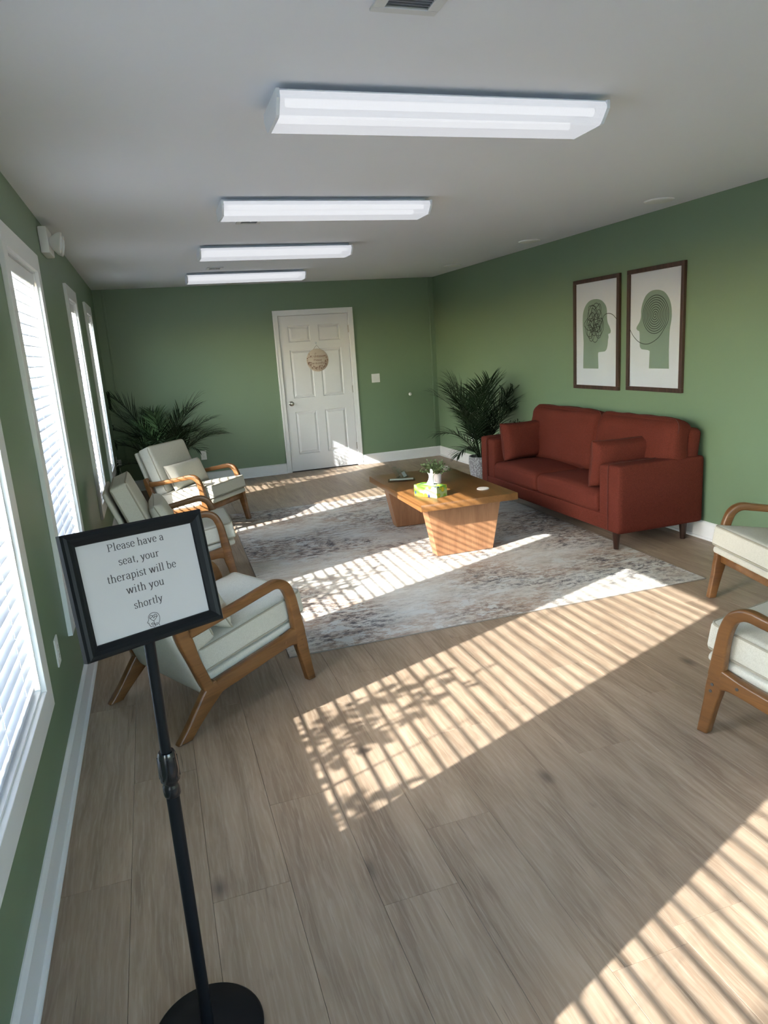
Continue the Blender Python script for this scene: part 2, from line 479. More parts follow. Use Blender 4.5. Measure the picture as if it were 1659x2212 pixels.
def ribbon(bm, pts, y0, y1, bev=0.009, n=5, cut0=None, cut1=None):
    """pts: (s, z, width) centre line in the side plane; extruded in y; cut0/cut1: end caps flattened to this z"""
    P = cr(pts, n)
    L, Rr = [], []
    for i, (s, z, w) in enumerate(P):
        a = P[max(0, i - 1)]; b = P[min(len(P) - 1, i + 1)]
        t = Vector((b[0] - a[0], b[1] - a[1])).normalized()
        nn = Vector((-t.y, t.x))
        L.append([s + nn.x * w / 2, z + nn.y * w / 2]); Rr.append([s - nn.x * w / 2, z - nn.y * w / 2])
    m_ = len(P)
    fl = [bm.verts.new((a[0], y0, a[1])) for a in L]; fr = [bm.verts.new((a[0], y0, a[1])) for a in Rr]
    bl = [bm.verts.new((a[0], y1, a[1])) for a in L]; br = [bm.verts.new((a[0], y1, a[1])) for a in Rr]
    for i in range(m_ - 1):
        bm.faces.new((fl[i], fl[i + 1], fr[i + 1], fr[i])); bm.faces.new((bl[i], br[i], br[i + 1], bl[i + 1]))
        bm.faces.new((fl[i], bl[i], bl[i + 1], fl[i + 1])); bm.faces.new((fr[i], fr[i + 1], br[i + 1], br[i]))
    bm.faces.new((fl[0], fr[0], br[0], bl[0])); bm.faces.new((fl[-1], bl[-1], br[-1], fr[-1]))
    if cut1 is not None:
        gm = bm.verts[:] + bm.edges[:] + bm.faces[:]
        r = bmesh.ops.bisect_plane(bm, geom=gm, plane_co=(0, 0, cut1), plane_no=(0, 0, 1), clear_inner=True)
        bmesh.ops.holes_fill(bm, edges=[e for e in bm.edges if e.is_boundary], sides=0)
    bmesh.ops.recalc_face_normals(bm, faces=bm.faces[:])
    if bev:
        es = [e for e in bm.edges if len(e.link_faces) == 2 and e.calc_face_angle(0) > 0.9]
        bmesh.ops.bevel(bm, geom=es, offset=bev, segments=3, profile=0.5, affect='EDGES')
    return bm

def cushion(w, d, h, r=0.03, crown=0.02, n=14, wr=0.0, seed=0, crown_b=None, side=0.0):
    """rounded upholstery block centred on the origin"""
    bm = BM()
    bmesh.ops.create_cube(bm, size=2)
    bmesh.ops.subdivide_edges(bm, edges=bm.edges[:], cuts=n, use_grid_fill=True)
    hx, hy, hz = w / 2, d / 2, h / 2
    cb = crown if crown_b is None else crown_b
    for v in bm.verts:
        c = v.co
        c2 = [math.copysign(1 - (1 - abs(x)) ** 1.7, x) for x in c]
        q = Vector((c2[0] * hx, c2[1] * hy, c2[2] * hz))
        rr = min(r, hx, hy, hz)
        inn = Vector([max(-(hh - rr), min(hh - rr, x)) for x, hh in zip(q, (hx, hy, hz))])
        off = q - inn
        if off.length > 1e-9: q = inn + off.normalized() * rr * min(1.0, off.length / rr if max(abs(off.x), abs(off.y), abs(off.z)) < rr * 0.999 else 1.0)
        k = (1 - c2[0] ** 2) * (1 - c2[1] ** 2)
        q.z += (crown if c2[2] > 0 else -cb) * max(0, k) ** 0.7 * abs(c2[2])
        if side:
            k2 = (1 - c2[2] ** 2)
            q.x += side * c2[0] ** 3 * k2 * (1 - c2[1] ** 2); q.y += side * c2[1] ** 3 * k2 * (1 - c2[0] ** 2)
        if wr:
            s = Vector((seed * 7.3, seed * 3.1, seed))
            f = noise.noise(q * 6 + s) * 0.6 + noise.noise(Vector((q.x * 14, q.y * 5, q.z * 9)) + s) * 0.4
            q += off.normalized() * f * wr if off.length > 1e-9 else Vector((0, 0, math.copysign(f * wr, q.z)))
        v.co = q
    return bm

def rrect(hx, hy, r, z, n=5):
    out = []
    for cx, cy_, a0 in ((hx - r, hy - r, 0), (-hx + r, hy - r, 90), (-hx + r, -hy + r, 180), (hx - r, -hy + r, 270)):
        for k in range(n + 1):
            a = radians(a0 + 90 * k / n); out.append(Vector((cx + r * cos(a), cy_ + r * sin(a), z)))
    return out

def pillow(w, d, h, n=20, seed=0, wr=0.006, p=2.6):
    bm = BM()
    bmesh.ops.create_cube(bm, size=2)
    bmesh.ops.subdivide_edges(bm, edges=bm.edges[:], cuts=n, use_grid_fill=True)
    s = Vector((seed * 5.7, seed * 2.3, seed))
    for v in bm.verts:
        x, y, z = v.co
        e = max(0, (1 - abs(x) ** p) * (1 - abs(y) ** p)) ** 0.36
        pin = 1 - 0.05 * (1 - abs(x)) * 0 - 0.045 * (1 - y * y) * abs(x) ** 2 - 0.0
        pin2 = 1 - 0.06 * (1 - x * x) * abs(y) ** 2
        q = Vector((x * w / 2 * pin, y * d / 2 * pin2, z * (h / 2 * e + 0.006)))
        q.z += noise.noise(q * 9 + s) * wr * (1 if z > 0 else -1)
        v.co = q
    return bm

def seam_pts(w, d, n=40):
    """outline of pillow()'s edge"""
    out = []
    for sx, sy, ax in ((1, 0, 'y'), (0, 1, 'x'), (-1, 0, 'y'), (0, -1, 'x')):
        for k in range(12):
            t = -1 + 2 * k / 12
            if sx: x, y = sx, t * sx
            else: x, y = -t * sy, sy
            out.append(Vector((x * w / 2 * (1 - 0.045 * (1 - y * y) * x * x), y * d / 2 * (1 - 0.06 * (1 - x * x) * y * y), 0)))
    return out

def xform(bm, mat):
    bmesh.ops.transform(bm, matrix=mat, verts=bm.verts[:]); return bm

# ------------------------------------------------------------------ room shell
struct = lambda name, bm, mat, parent=None, **k: tag(obj(name, bm, mat, parent, **k), kind='structure') if parent is None else obj(name, bm, mat, parent, **k)

WIN = [(-0.29, 0.81), (1.49, 2.59), (3.27, 4.37), (5.78, 6.58), (7.50, 8.30)]   # outer casing edges along y
ZB, ZT = 0.405, 2.175                                                          # outer casing bottom, top
CW = 0.095
bm = BM()
ys = [YB - 0.14]
for a, b in WIN: ys += [a + CW - 0.005, b - CW + 0.005]
ys.append(D + 0.14)
for i in range(0, len(ys), 2): box(bm, -0.14, 0, ys[i], ys[i + 1], -0.1, H + 0.02)
for i in range(1, len(ys) - 1, 2):
    box(bm, -0.14, 0, ys[i], ys[i + 1], -0.1, ZB + CW - 0.005)
    box(bm, -0.14, 0, ys[i], ys[i + 1], ZT - CW + 0.005, H + 0.02)
struct('wall_left', bm, M['wall'])
struct('wall_right', bx(W, W + 0.14, YB - 0.14, D + 0.14, -0.1, H + 0.02), M['wall'])
DX0, DX1 = 2.172, 3.094      # door slab along x
bm = BM()
box(bm, 0, DX0 - 0.02, D, D + 0.14, -0.1, H + 0.02); box(bm, DX1 + 0.02, W, D, D + 0.14, -0.1, H + 0.02)
box(bm, DX0 - 0.02, DX1 + 0.02, D, D + 0.14, 2.05, H + 0.02)
struct('wall_back', bm, M['wall'])
bm = BM()
RX0, RX1, RZ0, RZ1 = 1.3, 4.0, 0.7, 2.25
box(bm, 0, RX0, YB - 0.14, YB, -0.1, H + 0.02); box(bm, RX1, W, YB - 0.14, YB, -0.1, H + 0.02)
box(bm, RX0, RX1, YB - 0.14, YB, -0.1, RZ0); box(bm, RX0, RX1, YB - 0.14, YB, RZ1, H + 0.02)
struct('wall_front', bm, M['wall'])
struct('ceiling', bx(-0.5, W + 0.5, YB - 0.5, D + 0.5, H, H + 0.15), M['ceiling'])
floor = struct('floor', bx(-0.14, W + 0.14, YB - 0.14, D + 0.14, -0.1, -0.0045), M['subfloor'])
# planks
PWID, PLEN = 0.235, 1.22
offs = {0: 2.08, 1: 2.62, 2: 1.875, 3: 2.27, 4: 1.67, 5: 1.927, 6: 1.862 + 0.6, 7: 1.30, 8: 2.1, 9: 1.55, 10: 1.15, 11: 1.8, 12: 2.25, 13: 1.4, 14: 1.95, 15: 1.2, 16: 1.65, 17: 2.15, 18: 1.35}
meshes = {}
for r in range(19):
    x0 = r * PWID; x1 = min(W, x0 + PWID)
    y = offs[r]
    while y > YB: y -= PLEN
    while y < D:
        ya, yb = max(y, YB), min(y + PLEN, D)
        key = (round(x1 - x0, 4), round(yb - ya, 4))
        if key not in meshes:
            w_, l_ = key[0] / 2 - 0.0004, key[1] / 2 - 0.0004
            b_ = BM(); box(b_, -w_, w_, -l_, l_, -0.0045, 0.0)
            es = [e for e in b_.edges if all(v.co.z > -0.001 for v in e.verts)]
            bmesh.ops.bevel(b_, geom=es, offset=0.0007, segments=1, affect='EDGES')
            o = obj('plank', b_, M['plank'], floor); meshes[key] = o.data
        else:
            o = bpy.data.objects.new('plank', meshes[key]); COL.objects.link(o); o.parent = floor
        o.location = ((x0 + x1) / 2, (ya + yb) / 2, 0)
        y += PLEN

# baseboards
def baseboard(name, p0, p1, nrm):
    """profile board with a quarter-round at its foot, from p0 to p1; nrm points into the room"""
    p0, p1, nrm = Vector((*p0, 0)), Vector((*p1, 0)), Vector((*nrm, 0))
    prof = [(0, 0), (0.028, 0), (0.027, 0.008), (0.023, 0.014), (0.0155, 0.018), (0.015, 0.118), (0.011, 0.126), (0.004, 0.134), (0, 0.135)]
    b_ = BM()
    A = [b_.verts.new(p0 + nrm * a + Vector((0, 0, z))) for a, z in prof]
    B = [b_.verts.new(p1 + nrm * a + Vector((0, 0, z))) for a, z in prof]
    for i in range(len(prof)): b_.faces.new((A[i], A[(i + 1) % len(prof)], B[(i + 1) % len(prof)], B[i]))
    b_.faces.new(A[::-1]); b_.faces.new(B)
    bmesh.ops.recalc_face_normals(b_, faces=b_.faces[:])
    return struct(name, b_, M['trim'])
baseboard('baseboard_left', (0, YB), (0, D), (1, 0))
baseboard('baseboard_right', (W, YB), (W, D), (-1, 0))
baseboard('baseboard_back_left', (0, D), (DX0 - 0.075, D), (0, -1))
baseboard('baseboard_back_right', (DX1 + 0.075, D), (W, D), (0, -1))
# painted corner beads on the far wall
struct('trim_1', bx(W - 0.075, W - 0.05, D - 0.012, D, 0.135, H, bev=0.003), M['wall'])
struct('trim_2', bx(0.10, 0.125, D - 0.010, D, 0.135, H, bev=0.003), M['wall'])

# windows
def picture_frame(bm, y0, y1, z0, z1, w, x0, x1, bev=0.0):
    box(bm, x0, x1, y0, y0 + w, z0, z1, bev); box(bm, x0, x1, y1 - w, y1, z0, z1, bev)
    box(bm, x0, x1, y0 + w, y1 - w, z0, z0 + w, bev); box(bm, x0, x1, y0 + w, y1 - w, z1 - w, z1, bev)

slat_me = {}
def slat_bm(length):
    b_ = BM(); n = 6; wd_ = 0.050; th = 0.0026
    rows = []
    for k in range(n + 1):
        u = -0.5 + k / n
        x = u * wd_; z = 0.0035 * (1 - (2 * u) ** 2)
        rows.append((x, z))
    top = [[b_.verts.new((x, s * length / 2, z + th / 2)) for x, z in rows] for s in (-1, 1)]
    bot = [[b_.verts.new((x, s * length / 2, z - th / 2)) for x, z in rows] for s in (-1, 1)]
    for k in range(n):
        b_.faces.new((top[0][k], top[0][k + 1], top[1][k + 1], top[1][k]))
        b_.faces.new((bot[0][k], bot[1][k], bot[1][k + 1], bot[0][k + 1]))
        for s in (0, 1):
            q = (top[s][k], bot[s][k], bot[s][k + 1], top[s][k + 1]); b_.faces.new(q if s == 0 else q[::-1])
    for k in (0, n):
        q = (top[0][k], top[1][k], bot[1][k], bot[0][k]); b_.faces.new(q if k == 0 else q[::-1])
    return b_
SLAT_TILT = radians(20)
blind_labels = [
    'white horizontal blind beside the camera, wholly outside the picture on the left',
    'white horizontal blind at the left edge of the photo, nearest, its top out of frame',
    'tall white horizontal blind in the large window just below the emergency light',
    'white horizontal blind in the narrow window beyond the emergency light, second from the far corner',
    'white horizontal blind in the last narrow window, nearest the corner palm and far wall']
win_objs = []
for i, (a, b) in enumerate(WIN):
    w_ = thing('window_%d' % i, None, None, (0, (a + b) / 2, 0), 0, None, 'structure')
    hw = (b - a) / 2
    bm_ = BM(); picture_frame(bm_, -hw, hw, ZB, ZT, CW, 0.0, 0.021, 0.002); obj('casing', bm_, M['trim'], w_)
    ih = hw - CW; z0, z1 = ZB + CW, ZT - CW
    bm_ = BM(); picture_frame(bm_, -ih - 0.003, ih + 0.003, z0 - 0.003, z1 + 0.003, 0.012, -0.138, 0.004); obj('jamb', bm_, M['trim'], w_)
    bm_ = BM(); picture_frame(bm_, -ih + 0.006, ih - 0.006, z0 + 0.006, z1 - 0.006, 0.036, -0.125, -0.095, 0.002); obj('sash', bm_, M['trim'], w_)
    obj('glass', bx(-0.112, -0.108, -ih + 0.04, ih - 0.04, z0 + 0.04, z1 - 0.04), M['glass'], w_)
    # the blind
    bl = thing('window_blind', blind_labels[i], 'blind', (-0.036, (a + b) / 2, z0 + 0.012), 0, 'white blinds down the window wall')
    L = 2 * ih - 0.036
    zt = z1 - z0 - 0.026
    obj('headrail', bx(-0.026, 0.022, -L / 2, L / 2, zt - 0.04, zt, bev=0.002), M['trim'], bl)
    obj('valance', bx(0.024, 0.032, -L / 2 - 0.003, L / 2 + 0.003, zt - 0.062, zt, bev=0.003), M['trim'], bl)
    obj('bottom_rail', bx(-0.025, 0.025, -L / 2, L / 2, 0.004, 0.02, bev=0.004), M['slat'], bl)
    nsl = 30; pitch = (zt - 0.075) / nsl
    first = None; key = round(L, 3)
    if key not in slat_me:
        first = obj('slat', slat_bm(L), M['slat'], bl, smooth=True, angle=40); slat_me[key] = first.data
    for k in range(nsl):
        if first is not None and k == 0: o = first
        else:
            o = bpy.data.objects.new('slat', slat_me[key]); COL.objects.link(o); o.parent = bl
        o.location = (0, 0, 0.052 + k * pitch)
        o.rotation_euler = (0, SLAT_TILT + radians(random.Random(i * 50 + k).uniform(-1.2, 1.2)), 0)
    for yy in (-L * 0.36, 0.0, L * 0.36):
        b_ = BM()
        for sx in (-0.0245, 0.0245): tube(b_, [(sx * cos(SLAT_TILT), yy, 0.02), (sx * cos(SLAT_TILT), yy, zt - 0.04)], 0.0009, 5)
        obj('ladder_cord', b_, M['cord'], bl)
    b_ = BM(); tube(b_, [(0.034, L * 0.40, zt - 0.06), (0.036, L * 0.40, zt - 0.75)], 0.0035, 6); obj('tilt_wand', b_, M['cord'], bl)

# unseen rear window, added as daylight fill for the near half of the room
w_ = thing('window_5', None, None, (0, YB, 0), 0, None, 'structure')
b_ = BM()
for x0, x1 in ((RX0, RX0 + 0.06), (2.62, 2.68), (RX1 - 0.06, RX1)): box(b_, x0, x1, -0.12, 0.01, RZ0, RZ1)
box(b_, RX0, RX1, -0.12, 0.01, RZ0, RZ0 + 0.06); box(b_, RX0, RX1, -0.12, 0.01, RZ1 - 0.06, RZ1)
obj('frame', b_, M['trim'], w_)
obj('glass', bx(RX0 + 0.06, RX1 - 0.06, -0.06, -0.055, RZ0 + 0.06, RZ1 - 0.06), M['glass'], w_)

# door
door = thing('door_1', None, None, (DX0, D, 0), 0, None, 'structure')
DW = DX1 - DX0
def panel_door():
    """slab with six raised panels in recesses, front at y = 0 (towards -y), built as one relief surface"""
    b_ = BM()
    xs_m = [0.115, 0.405, 0.517, 0.807]   # panel edges in x
    zs_m = [(0.24, 0.87), (1.07, 1.66), (1.74, 1.90)]
    zs_m = [(0.235, 0.80), (0.98, 1.60), (1.70, 1.905)]
    xs = sorted({0, DW, *xs_m}); zs = sorted({0.012, 2.03, *[z for p in zs_m for z in p]})
    panels = {(xs_m[0], xs_m[1]), (xs_m[2], xs_m[3])}
    F = 0.0
    for i in range(len(xs) - 1):
        for j in range(len(zs) - 1):
            x0, x1, z0, z1 = xs[i], xs[i + 1], zs[j], zs[j + 1]
            if (x0, x1) in panels and (z0, z1) in zs_m:
                rings = []
                for ins, dep in ((0, 0), (0.005, 0.010), (0.014, 0.012), (0.040, 0.002), (0.044, 0.002)):
                    rings.append([b_.verts.new(c) for c in ((x0 + ins, dep, z0 + ins), (x1 - ins, dep, z0 + ins), (x1 - ins, dep, z1 - ins), (x0 + ins, dep, z1 - ins))])
                for r0, r1 in zip(rings, rings[1:]):
                    for k in range(4): b_.faces.new((r0[k], r0[(k + 1) % 4], r1[(k + 1) % 4], r1[k]))
                b_.faces.new(rings[-1])
            else:
                b_.faces.new([b_.verts.new(c) for c in ((x0, 0, z0), (x1, 0, z0), (x1, 0, z1), (x0, 0, z1))])
    bmesh.ops.remove_doubles(b_, verts=b_.verts[:], dist=1e-5)
    box(b_, 0, DW, 0.0125, 0.035, 0.012, 2.03)
    for q in ((0, 0.0), (DW, 0.0)):
        b_.faces.new([b_.verts.new(c) for c in ((q[0], 0, 0.012), (q[0], 0.0125, 0.012), (q[0], 0.0125, 2.03), (q[0], 0, 2.03))])
    return b_
slab = obj('door_slab', panel_door(), M['door'], door); slab.location = (0, 0.012, 0)
b_ = BM()
for x0, x1 in ((-0.018, -0.004), (DW + 0.004, DW + 0.018)): box(b_, x0, x1, 0.0, 0.12, 0, 2.045)
box(b_, -0.018, DW + 0.018, 0.0, 0.12, 2.034, 2.048)
obj('jamb', b_, M['trim'], door)
b_ = BM()
def casing_piece(b_, x0, x1, z0, z1, vertical, inner):
    box(b_, x0, x1, -0.010, 0, z0, z1, 0.002)
    if vertical:
        xo = (x0, x0 + 0.022) if inner > 0 else (x1 - 0.022, x1)
        box(b_, xo[0], xo[1], -0.018, -0.009, z0, z1, 0.003)
    else: box(b_, x0, x1, -0.018, -0.009, z1 - 0.022, z1, 0.003)
casing_piece(b_, -0.072, -0.010, 0, 2.102, True, 1)
casing_piece(b_, DW + 0.010, DW + 0.072, 0, 2.102, True, -1)
casing_piece(b_, -0.010, DW + 0.010, 2.040, 2.102, False, 1)
obj('casing', b_, M['trim'], door)
obj('threshold_gap', bx(-0.01, DW + 0.01, 0.05, 0.1, -0.004, 0.02), M['dark_slot'], door)
kb = obj('knob', xform(lathe(BM(), [(0.032, 0), (0.032, 0.004), (0.028, 0.008), (0.012, 0.010), (0.011, 0.030), (0.020, 0.036), (0.0265, 0.046), (0.027, 0.056), (0.021, 0.066), (0.008, 0.069)], 24), Matrix.Rotation(pi / 2, 4, 'X')), M['nickel'], door, smooth=True, angle=50)
kb.location = (0.07, 0.0115, 0.915)
for z in (0.27, 1.04, 1.83):
    b_ = BM(); box(b_, -0.003, 0.010, -0.0, 0.004, -0.045, 0.045); tube(b_, [(0.0045, -0.004, -0.048), (0.0045, -0.004, 0.048)], 0.0055, 10)
    h_ = obj('hinge', b_, M['nickel'], door); h_.location = (DW - 0.002, 0.008, z)
# unseen hallway blocker behind the closed door
struct('hallway_blocker', bx(DX0 - 0.1, DX1 + 0.1, D + 0.15, D + 0.17, -0.1, 2.2), M['trim'])

# ------------------------------------------------------------------ outdoors
struct('ground', bx(-40, 30, -40, 40, -0.35, -0.2), M['pavement'])
def shrub(cx, cy, rad, h, n, label, seed, dense=False, group='shrubs outside the window wall'):
    rnd = random.Random(seed)
    t = thing('garden_shrub', label, 'shrub', (cx, cy, -0.2), 0, group)
    b_ = BM()
    for _ in range(n):
        a = rnd.uniform(0, 2 * pi); zz = rnd.random() ** (0.75 if dense else 0.9)
        if dense: rr = rad * (1 - zz) ** 0.55 * sqrt(rnd.random())
        else: rr = rad * sqrt(rnd.random()) * (1 - 0.4 * zz ** 3)
        top = h * (1.0 if dense else (0.78 + 0.42 * noise.noise(Vector((cx + rr * cos(a), (cy + rr * sin(a)) * 2.4, seed)))))
        c = Vector((rr * cos(a), rr * sin(a), 0.12 + zz * (top - 0.12)))
        d_ = Vector((rnd.uniform(-1, 1), rnd.uniform(-1, 1), rnd.uniform(-0.6, 1))).normalized()
        e_ = d_.cross(Vector((rnd.uniform(-1, 1), rnd.uniform(-1, 1), rnd.uniform(-1, 1)))).normalized()
        l_ = rnd.uniform(0.05, 0.085); w2 = l_ * 0.3
        p = [c, c + d_ * l_ * 0.5 + e_ * w2, c + d_ * l_, c + d_ * l_ * 0.5 - e_ * w2]
        b_.faces.new([b_.verts.new(q) for q in p])
    tag(obj('leaves', b_, M['shrub'], t), kind='stuff')
    b_ = BM()
    for k in range(7):
        a = 2 * pi * k / 7 + rnd.random(); q = rad * 0.7
        tube(b_, [(0, 0, 0), (q * 0.4 * cos(a), q * 0.4 * sin(a), h * 0.35), (q * cos(a), q * sin(a), h * 0.75)], [0.014, 0.009, 0.003], 6)
    obj('stem', b_, M['bark'], t)
    return t
side_name = ['the second window blind from the camera', 'the window left of the reception sign', 'the large window', 'the third window', 'the last window']
shy = [0.85 + 0.97 * k for k in range(8)]
for k, y in enumerate(shy):
    shrub(-1.3, y - 0.3, 0.47, 2.25 if y < 4.8 else 1.95, 2300, 'leafy shrub outside the window wall, seen only through the blinds', 20 + k)
nh = thing('neighbour_house', 'pale grey-blue house seen faintly through the gaps of the window blinds', 'house', (-4.2, 16.5, -0.2))
obj('siding_wall', bx(-3.4, 3.4, -3.5, 3.5, 0, 3.3), M['siding'], nh)
b_ = BM(); prism(b_, [(-3.8, 3.3), (3.8, 3.3), (0, 5.2)], lambda u, v, q: Vector((u, q, v)), -3.9, 3.9); obj('roof', b_, M['metal_vent'], nh)
for x in (-2.2, 0.0, 2.2):
    wn_ = obj('window_frame', bx(x - 0.5, x + 0.5, -3.53, -3.48, 0.9, 2.5), M['trim'], nh)
    for px in (-0.42, 0.03):
        for pz in (0.98, 1.73): obj('pane', bx(x + px, x + px + 0.39, -3.54, -3.52, pz, pz + 0.69), M['dark_slot'], wn_)
shrub(-2.1, -0.98, 0.82, 3.6, 9000, 'tall conical evergreen, unseen, added outside the nearest window to shade its sun patch', 77, True)  # unseen evergreen, shaped and placed to cut off the floor sun patch

# ------------------------------------------------------------------ rug
RC = [(1.01, 3.475), (3.69, 3.43), (3.78, 7.10), (1.10, 7.16)]
def rug_pt(u, v, z):
    a = [Vector(c) for c in RC]
    p = (a[0] * (1 - u) + a[1] * u) * (1 - v) + (a[3] * (1 - u) + a[2] * u) * v
    return Vector((p.x, p.y, z))
def rug_z(p):
    return 0.0065 + 0.0035 * max(0, noise.noise(Vector((p.x * 3.4, p.y * 1.6, 5.0)))) * 2 * min(1, max(0, 6 * (p.x - 1.2)))
rug = thing('area_rug', 'large distressed grey, tan and charcoal rug under the coffee table', 'rug', (2.35, 5.3, 0))
b_ = BM(); nu, nv = 70, 90
g = [[b_.verts.new(rug_pt(i / nu, j / nv, 0) - Vector((2.35, 5.3, 0))) for i in range(nu + 1)] for j in range(nv + 1)]
for j in range(nv + 1):
    for i in range(nu + 1):
        v = g[j][i]; v.co.z = rug_z(Vector((v.co.x + 2.35, v.co.y + 5.3)))
        if i in (0, nu) or j in (0, nv): v.co.z = 0.006
for j in range(nv):
    for i in range(nu): b_.faces.new((g[j][i], g[j][i + 1], g[j + 1][i + 1], g[j + 1][i]))
obj('pile', b_, M['rug'], rug, smooth=True)
b_ = BM()
edge = [rug_pt(i / 20, 0, 0.0035) for i in range(20)] + [rug_pt(1, i / 20, 0.0035) for i in range(20)] + [rug_pt(1 - i / 20, 1, 0.0035) for i in range(20)] + [rug_pt(0, 1 - i / 20, 0.0035) for i in range(20)]
tube(b_, [e - Vector((2.35, 5.3, 0)) for e in edge], 0.0035, 6, closed=True)
obj('binding', b_, M['rug_edge'], rug)

# ------------------------------------------------------------------ armchairs
# side profile (s forward from the rear foot, z up), read off the near chair
SEAT_A = math.atan(0.16)
def make_chair(label):
    t = thing('wooden_armchair', label, 'chair', (0, 0, 0), 0, 'cream armchairs with bentwood arms')
    wd_ = 0.039
    for sgn, y0 in ((1, 0.281), (-1, -0.281 - wd_)):
        y1 = y0 + wd_
        b_ = BM()
        ribbon(b_, [(0.090, 0.470, 0.056), (0.130, 0.470, 0.046), (0.26, 0.490, 0.041), (0.40, 0.514, 0.041), (0.50, 0.532, 0.043), (0.570, 0.541, 0.045), (0.622, 0.516, 0.048), (0.650, 0.460, 0.050), (0.664, 0.39, 0.052), (0.675, 0.31, 0.060), (0.684, 0.25, 0.064)], y0, y1, 0.010)
        obj('armrest', b_, M['ashwood'], t, smooth=True, angle=35)
        b_ = BM()
        ribbon(b_, [(0.676, 0.275, 0.064), (0.688, 0.20, 0.066), (0.700, 0.14, 0.056), (0.728, 0.0, 0.046), (0.735, -0.03, 0.045)], y0 + 0.0005, y1 - 0.0005, 0.008, cut1=0.0)
        obj('leg', b_, M['ashwood'], t, smooth=True, angle=35)
        b_ = BM()
        ribbon(b_, [(0.205, 0.188, 0.075), (0.165, 0.165, 0.085), (0.105, 0.105, 0.068), (0.055, 0.052, 0.055), (0.005, 0.0, 0.050), (-0.035, -0.04, 0.048)], y0 + 0.0005, y1 - 0.0005, 0.008, cut1=0.0)
        obj('leg', b_, M['ashwood'], t, smooth=True, angle=35)
        b_ = BM()
        ribbon(b_, [(0.150, 0.166, 0.060), (0.22, 0.184, 0.062), (0.34, 0.203, 0.060), (0.56, 0.240, 0.060), (0.63, 0.252, 0.072), (0.668, 0.252, 0.095)], y0 + 0.001, y1 - 0.001, 0.008)
        obj('side_rail', b_, M['ashwood'], t, smooth=True, angle=35)
        b_ = BM()
        ribbon(b_, [(0.160, 0.185, 0.050), (0.135, 0.25, 0.052), (0.103, 0.345, 0.054), (0.078, 0.43, 0.066), (0.060, 0.485, 0.058), (0.046, 0.525, 0.040)], y0, y1, 0.009)
        obj('back_post', b_, M['ashwood'], t, smooth=True, angle=35)
        yo = y1 if sgn > 0 else y0
        for s_, z_ in ((0.688, 0.225), (0.694, 0.195), (0.585, 0.246)):
            b_ = BM(); tube(b_, [(s_, yo - sgn * 0.004, z_), (s_, yo + sgn * 0.0015, z_)], 0.0065, 12)
            obj('bolt_plug', b_, M['dark_bolt'], t)
    b_ = BM(); quad = bx(0.655, 0.690, -0.284, 0.284, 0.218, 0.272, bev=0.006)
    obj('front_rail', quad, M['ashwood'], t, smooth=True, angle=35)
    obj('back_rail', bx(0.155, 0.19, -0.284, 0.284, 0.165, 0.215, bev=0.006), M['ashwood'], t, smooth=True, angle=35)
    # upholstered deck, tilted
    R_ = Matrix.Rotation(-SEAT_A, 4, 'Y')
    dk = xform(cushion(0.60, 0.555, 0.044, 0.020, 0.002, 8), Matrix.Translation((0.452, 0, 0.264)) @ R_)
    obj('seat_deck', dk, M['cream'], t, smooth=True)
    TS = Matrix.Translation((0.455, 0, 0.352)) @ R_
    sc_ = cushion(0.60, 0.545, 0.115, 0.017, 0.024, 16, wr=0.002, seed=2, crown_b=0.004)
    so = obj('seat_cushion', xform(sc_, TS), M['cream'], t, smooth=True)
    for zz in (0.052, -0.052):
        b_ = tube(BM(), rrect(0.2975, 0.270, 0.028, zz), 0.0055, 6, closed=True)
        obj('piping', xform(b_, TS), M['cream_pipe'], so)
    # back panel and cushion
    slope = math.atan2(0.11, 0.30)
    def back_mat(s0, z0): return Matrix.Translation((s0, 0, z0)) @ Matrix.Rotation(-slope, 4, 'Y')
    bp = cushion(0.032, 0.555, 0.64, 0.014, 0.0, 8)
    obj('back_panel', xform(bp, back_mat(0.050, 0.455)), M['cream'], t, smooth=True)
    bc = cushion(0.46, 0.545, 0.125, 0.020, 0.022, 16, wr=0.002, seed=5, crown_b=0.004)
    TB = back_mat(0.112, 0.582) @ Matrix.Rotation(pi / 2, 4, 'Y')
    bo = obj('back_cushion', xform(bc, TB), M['cream'], t, smooth=True)
    for zz in (0.052, -0.052):
        b_ = tube(BM(), rrect(0.2275, 0.270, 0.033, zz), 0.0055, 6, closed=True)
        obj('piping', xform(b_, TB), M['cream_pipe'], bo)
    return t
M['dark_bolt'] = plain('bolt_plug', (0.16, 0.07, 0.03), 0.4)
def make_lumbar(label):
    t = thing('lumbar_pillow', label, 'pillow', (0, 0, 0), 0, 'cream lumbar pillows on the armchairs')
    T = Matrix.Translation((0.290, 0, 0.516)) @ Matrix.Rotation(-0.42, 4, 'Y') @ Matrix.Rotation(pi / 2, 4, 'Y')
    obj('cover', xform(pillow(0.25, 0.52, 0.115, 14, 3, 0.004, 3.6), T), M['cream'], t, smooth=True)
    obj('piping', xform(tube(BM(), seam_pts(0.252, 0.522), 0.0038, 6, closed=True), T), M['cream_pipe'], t)
    return t
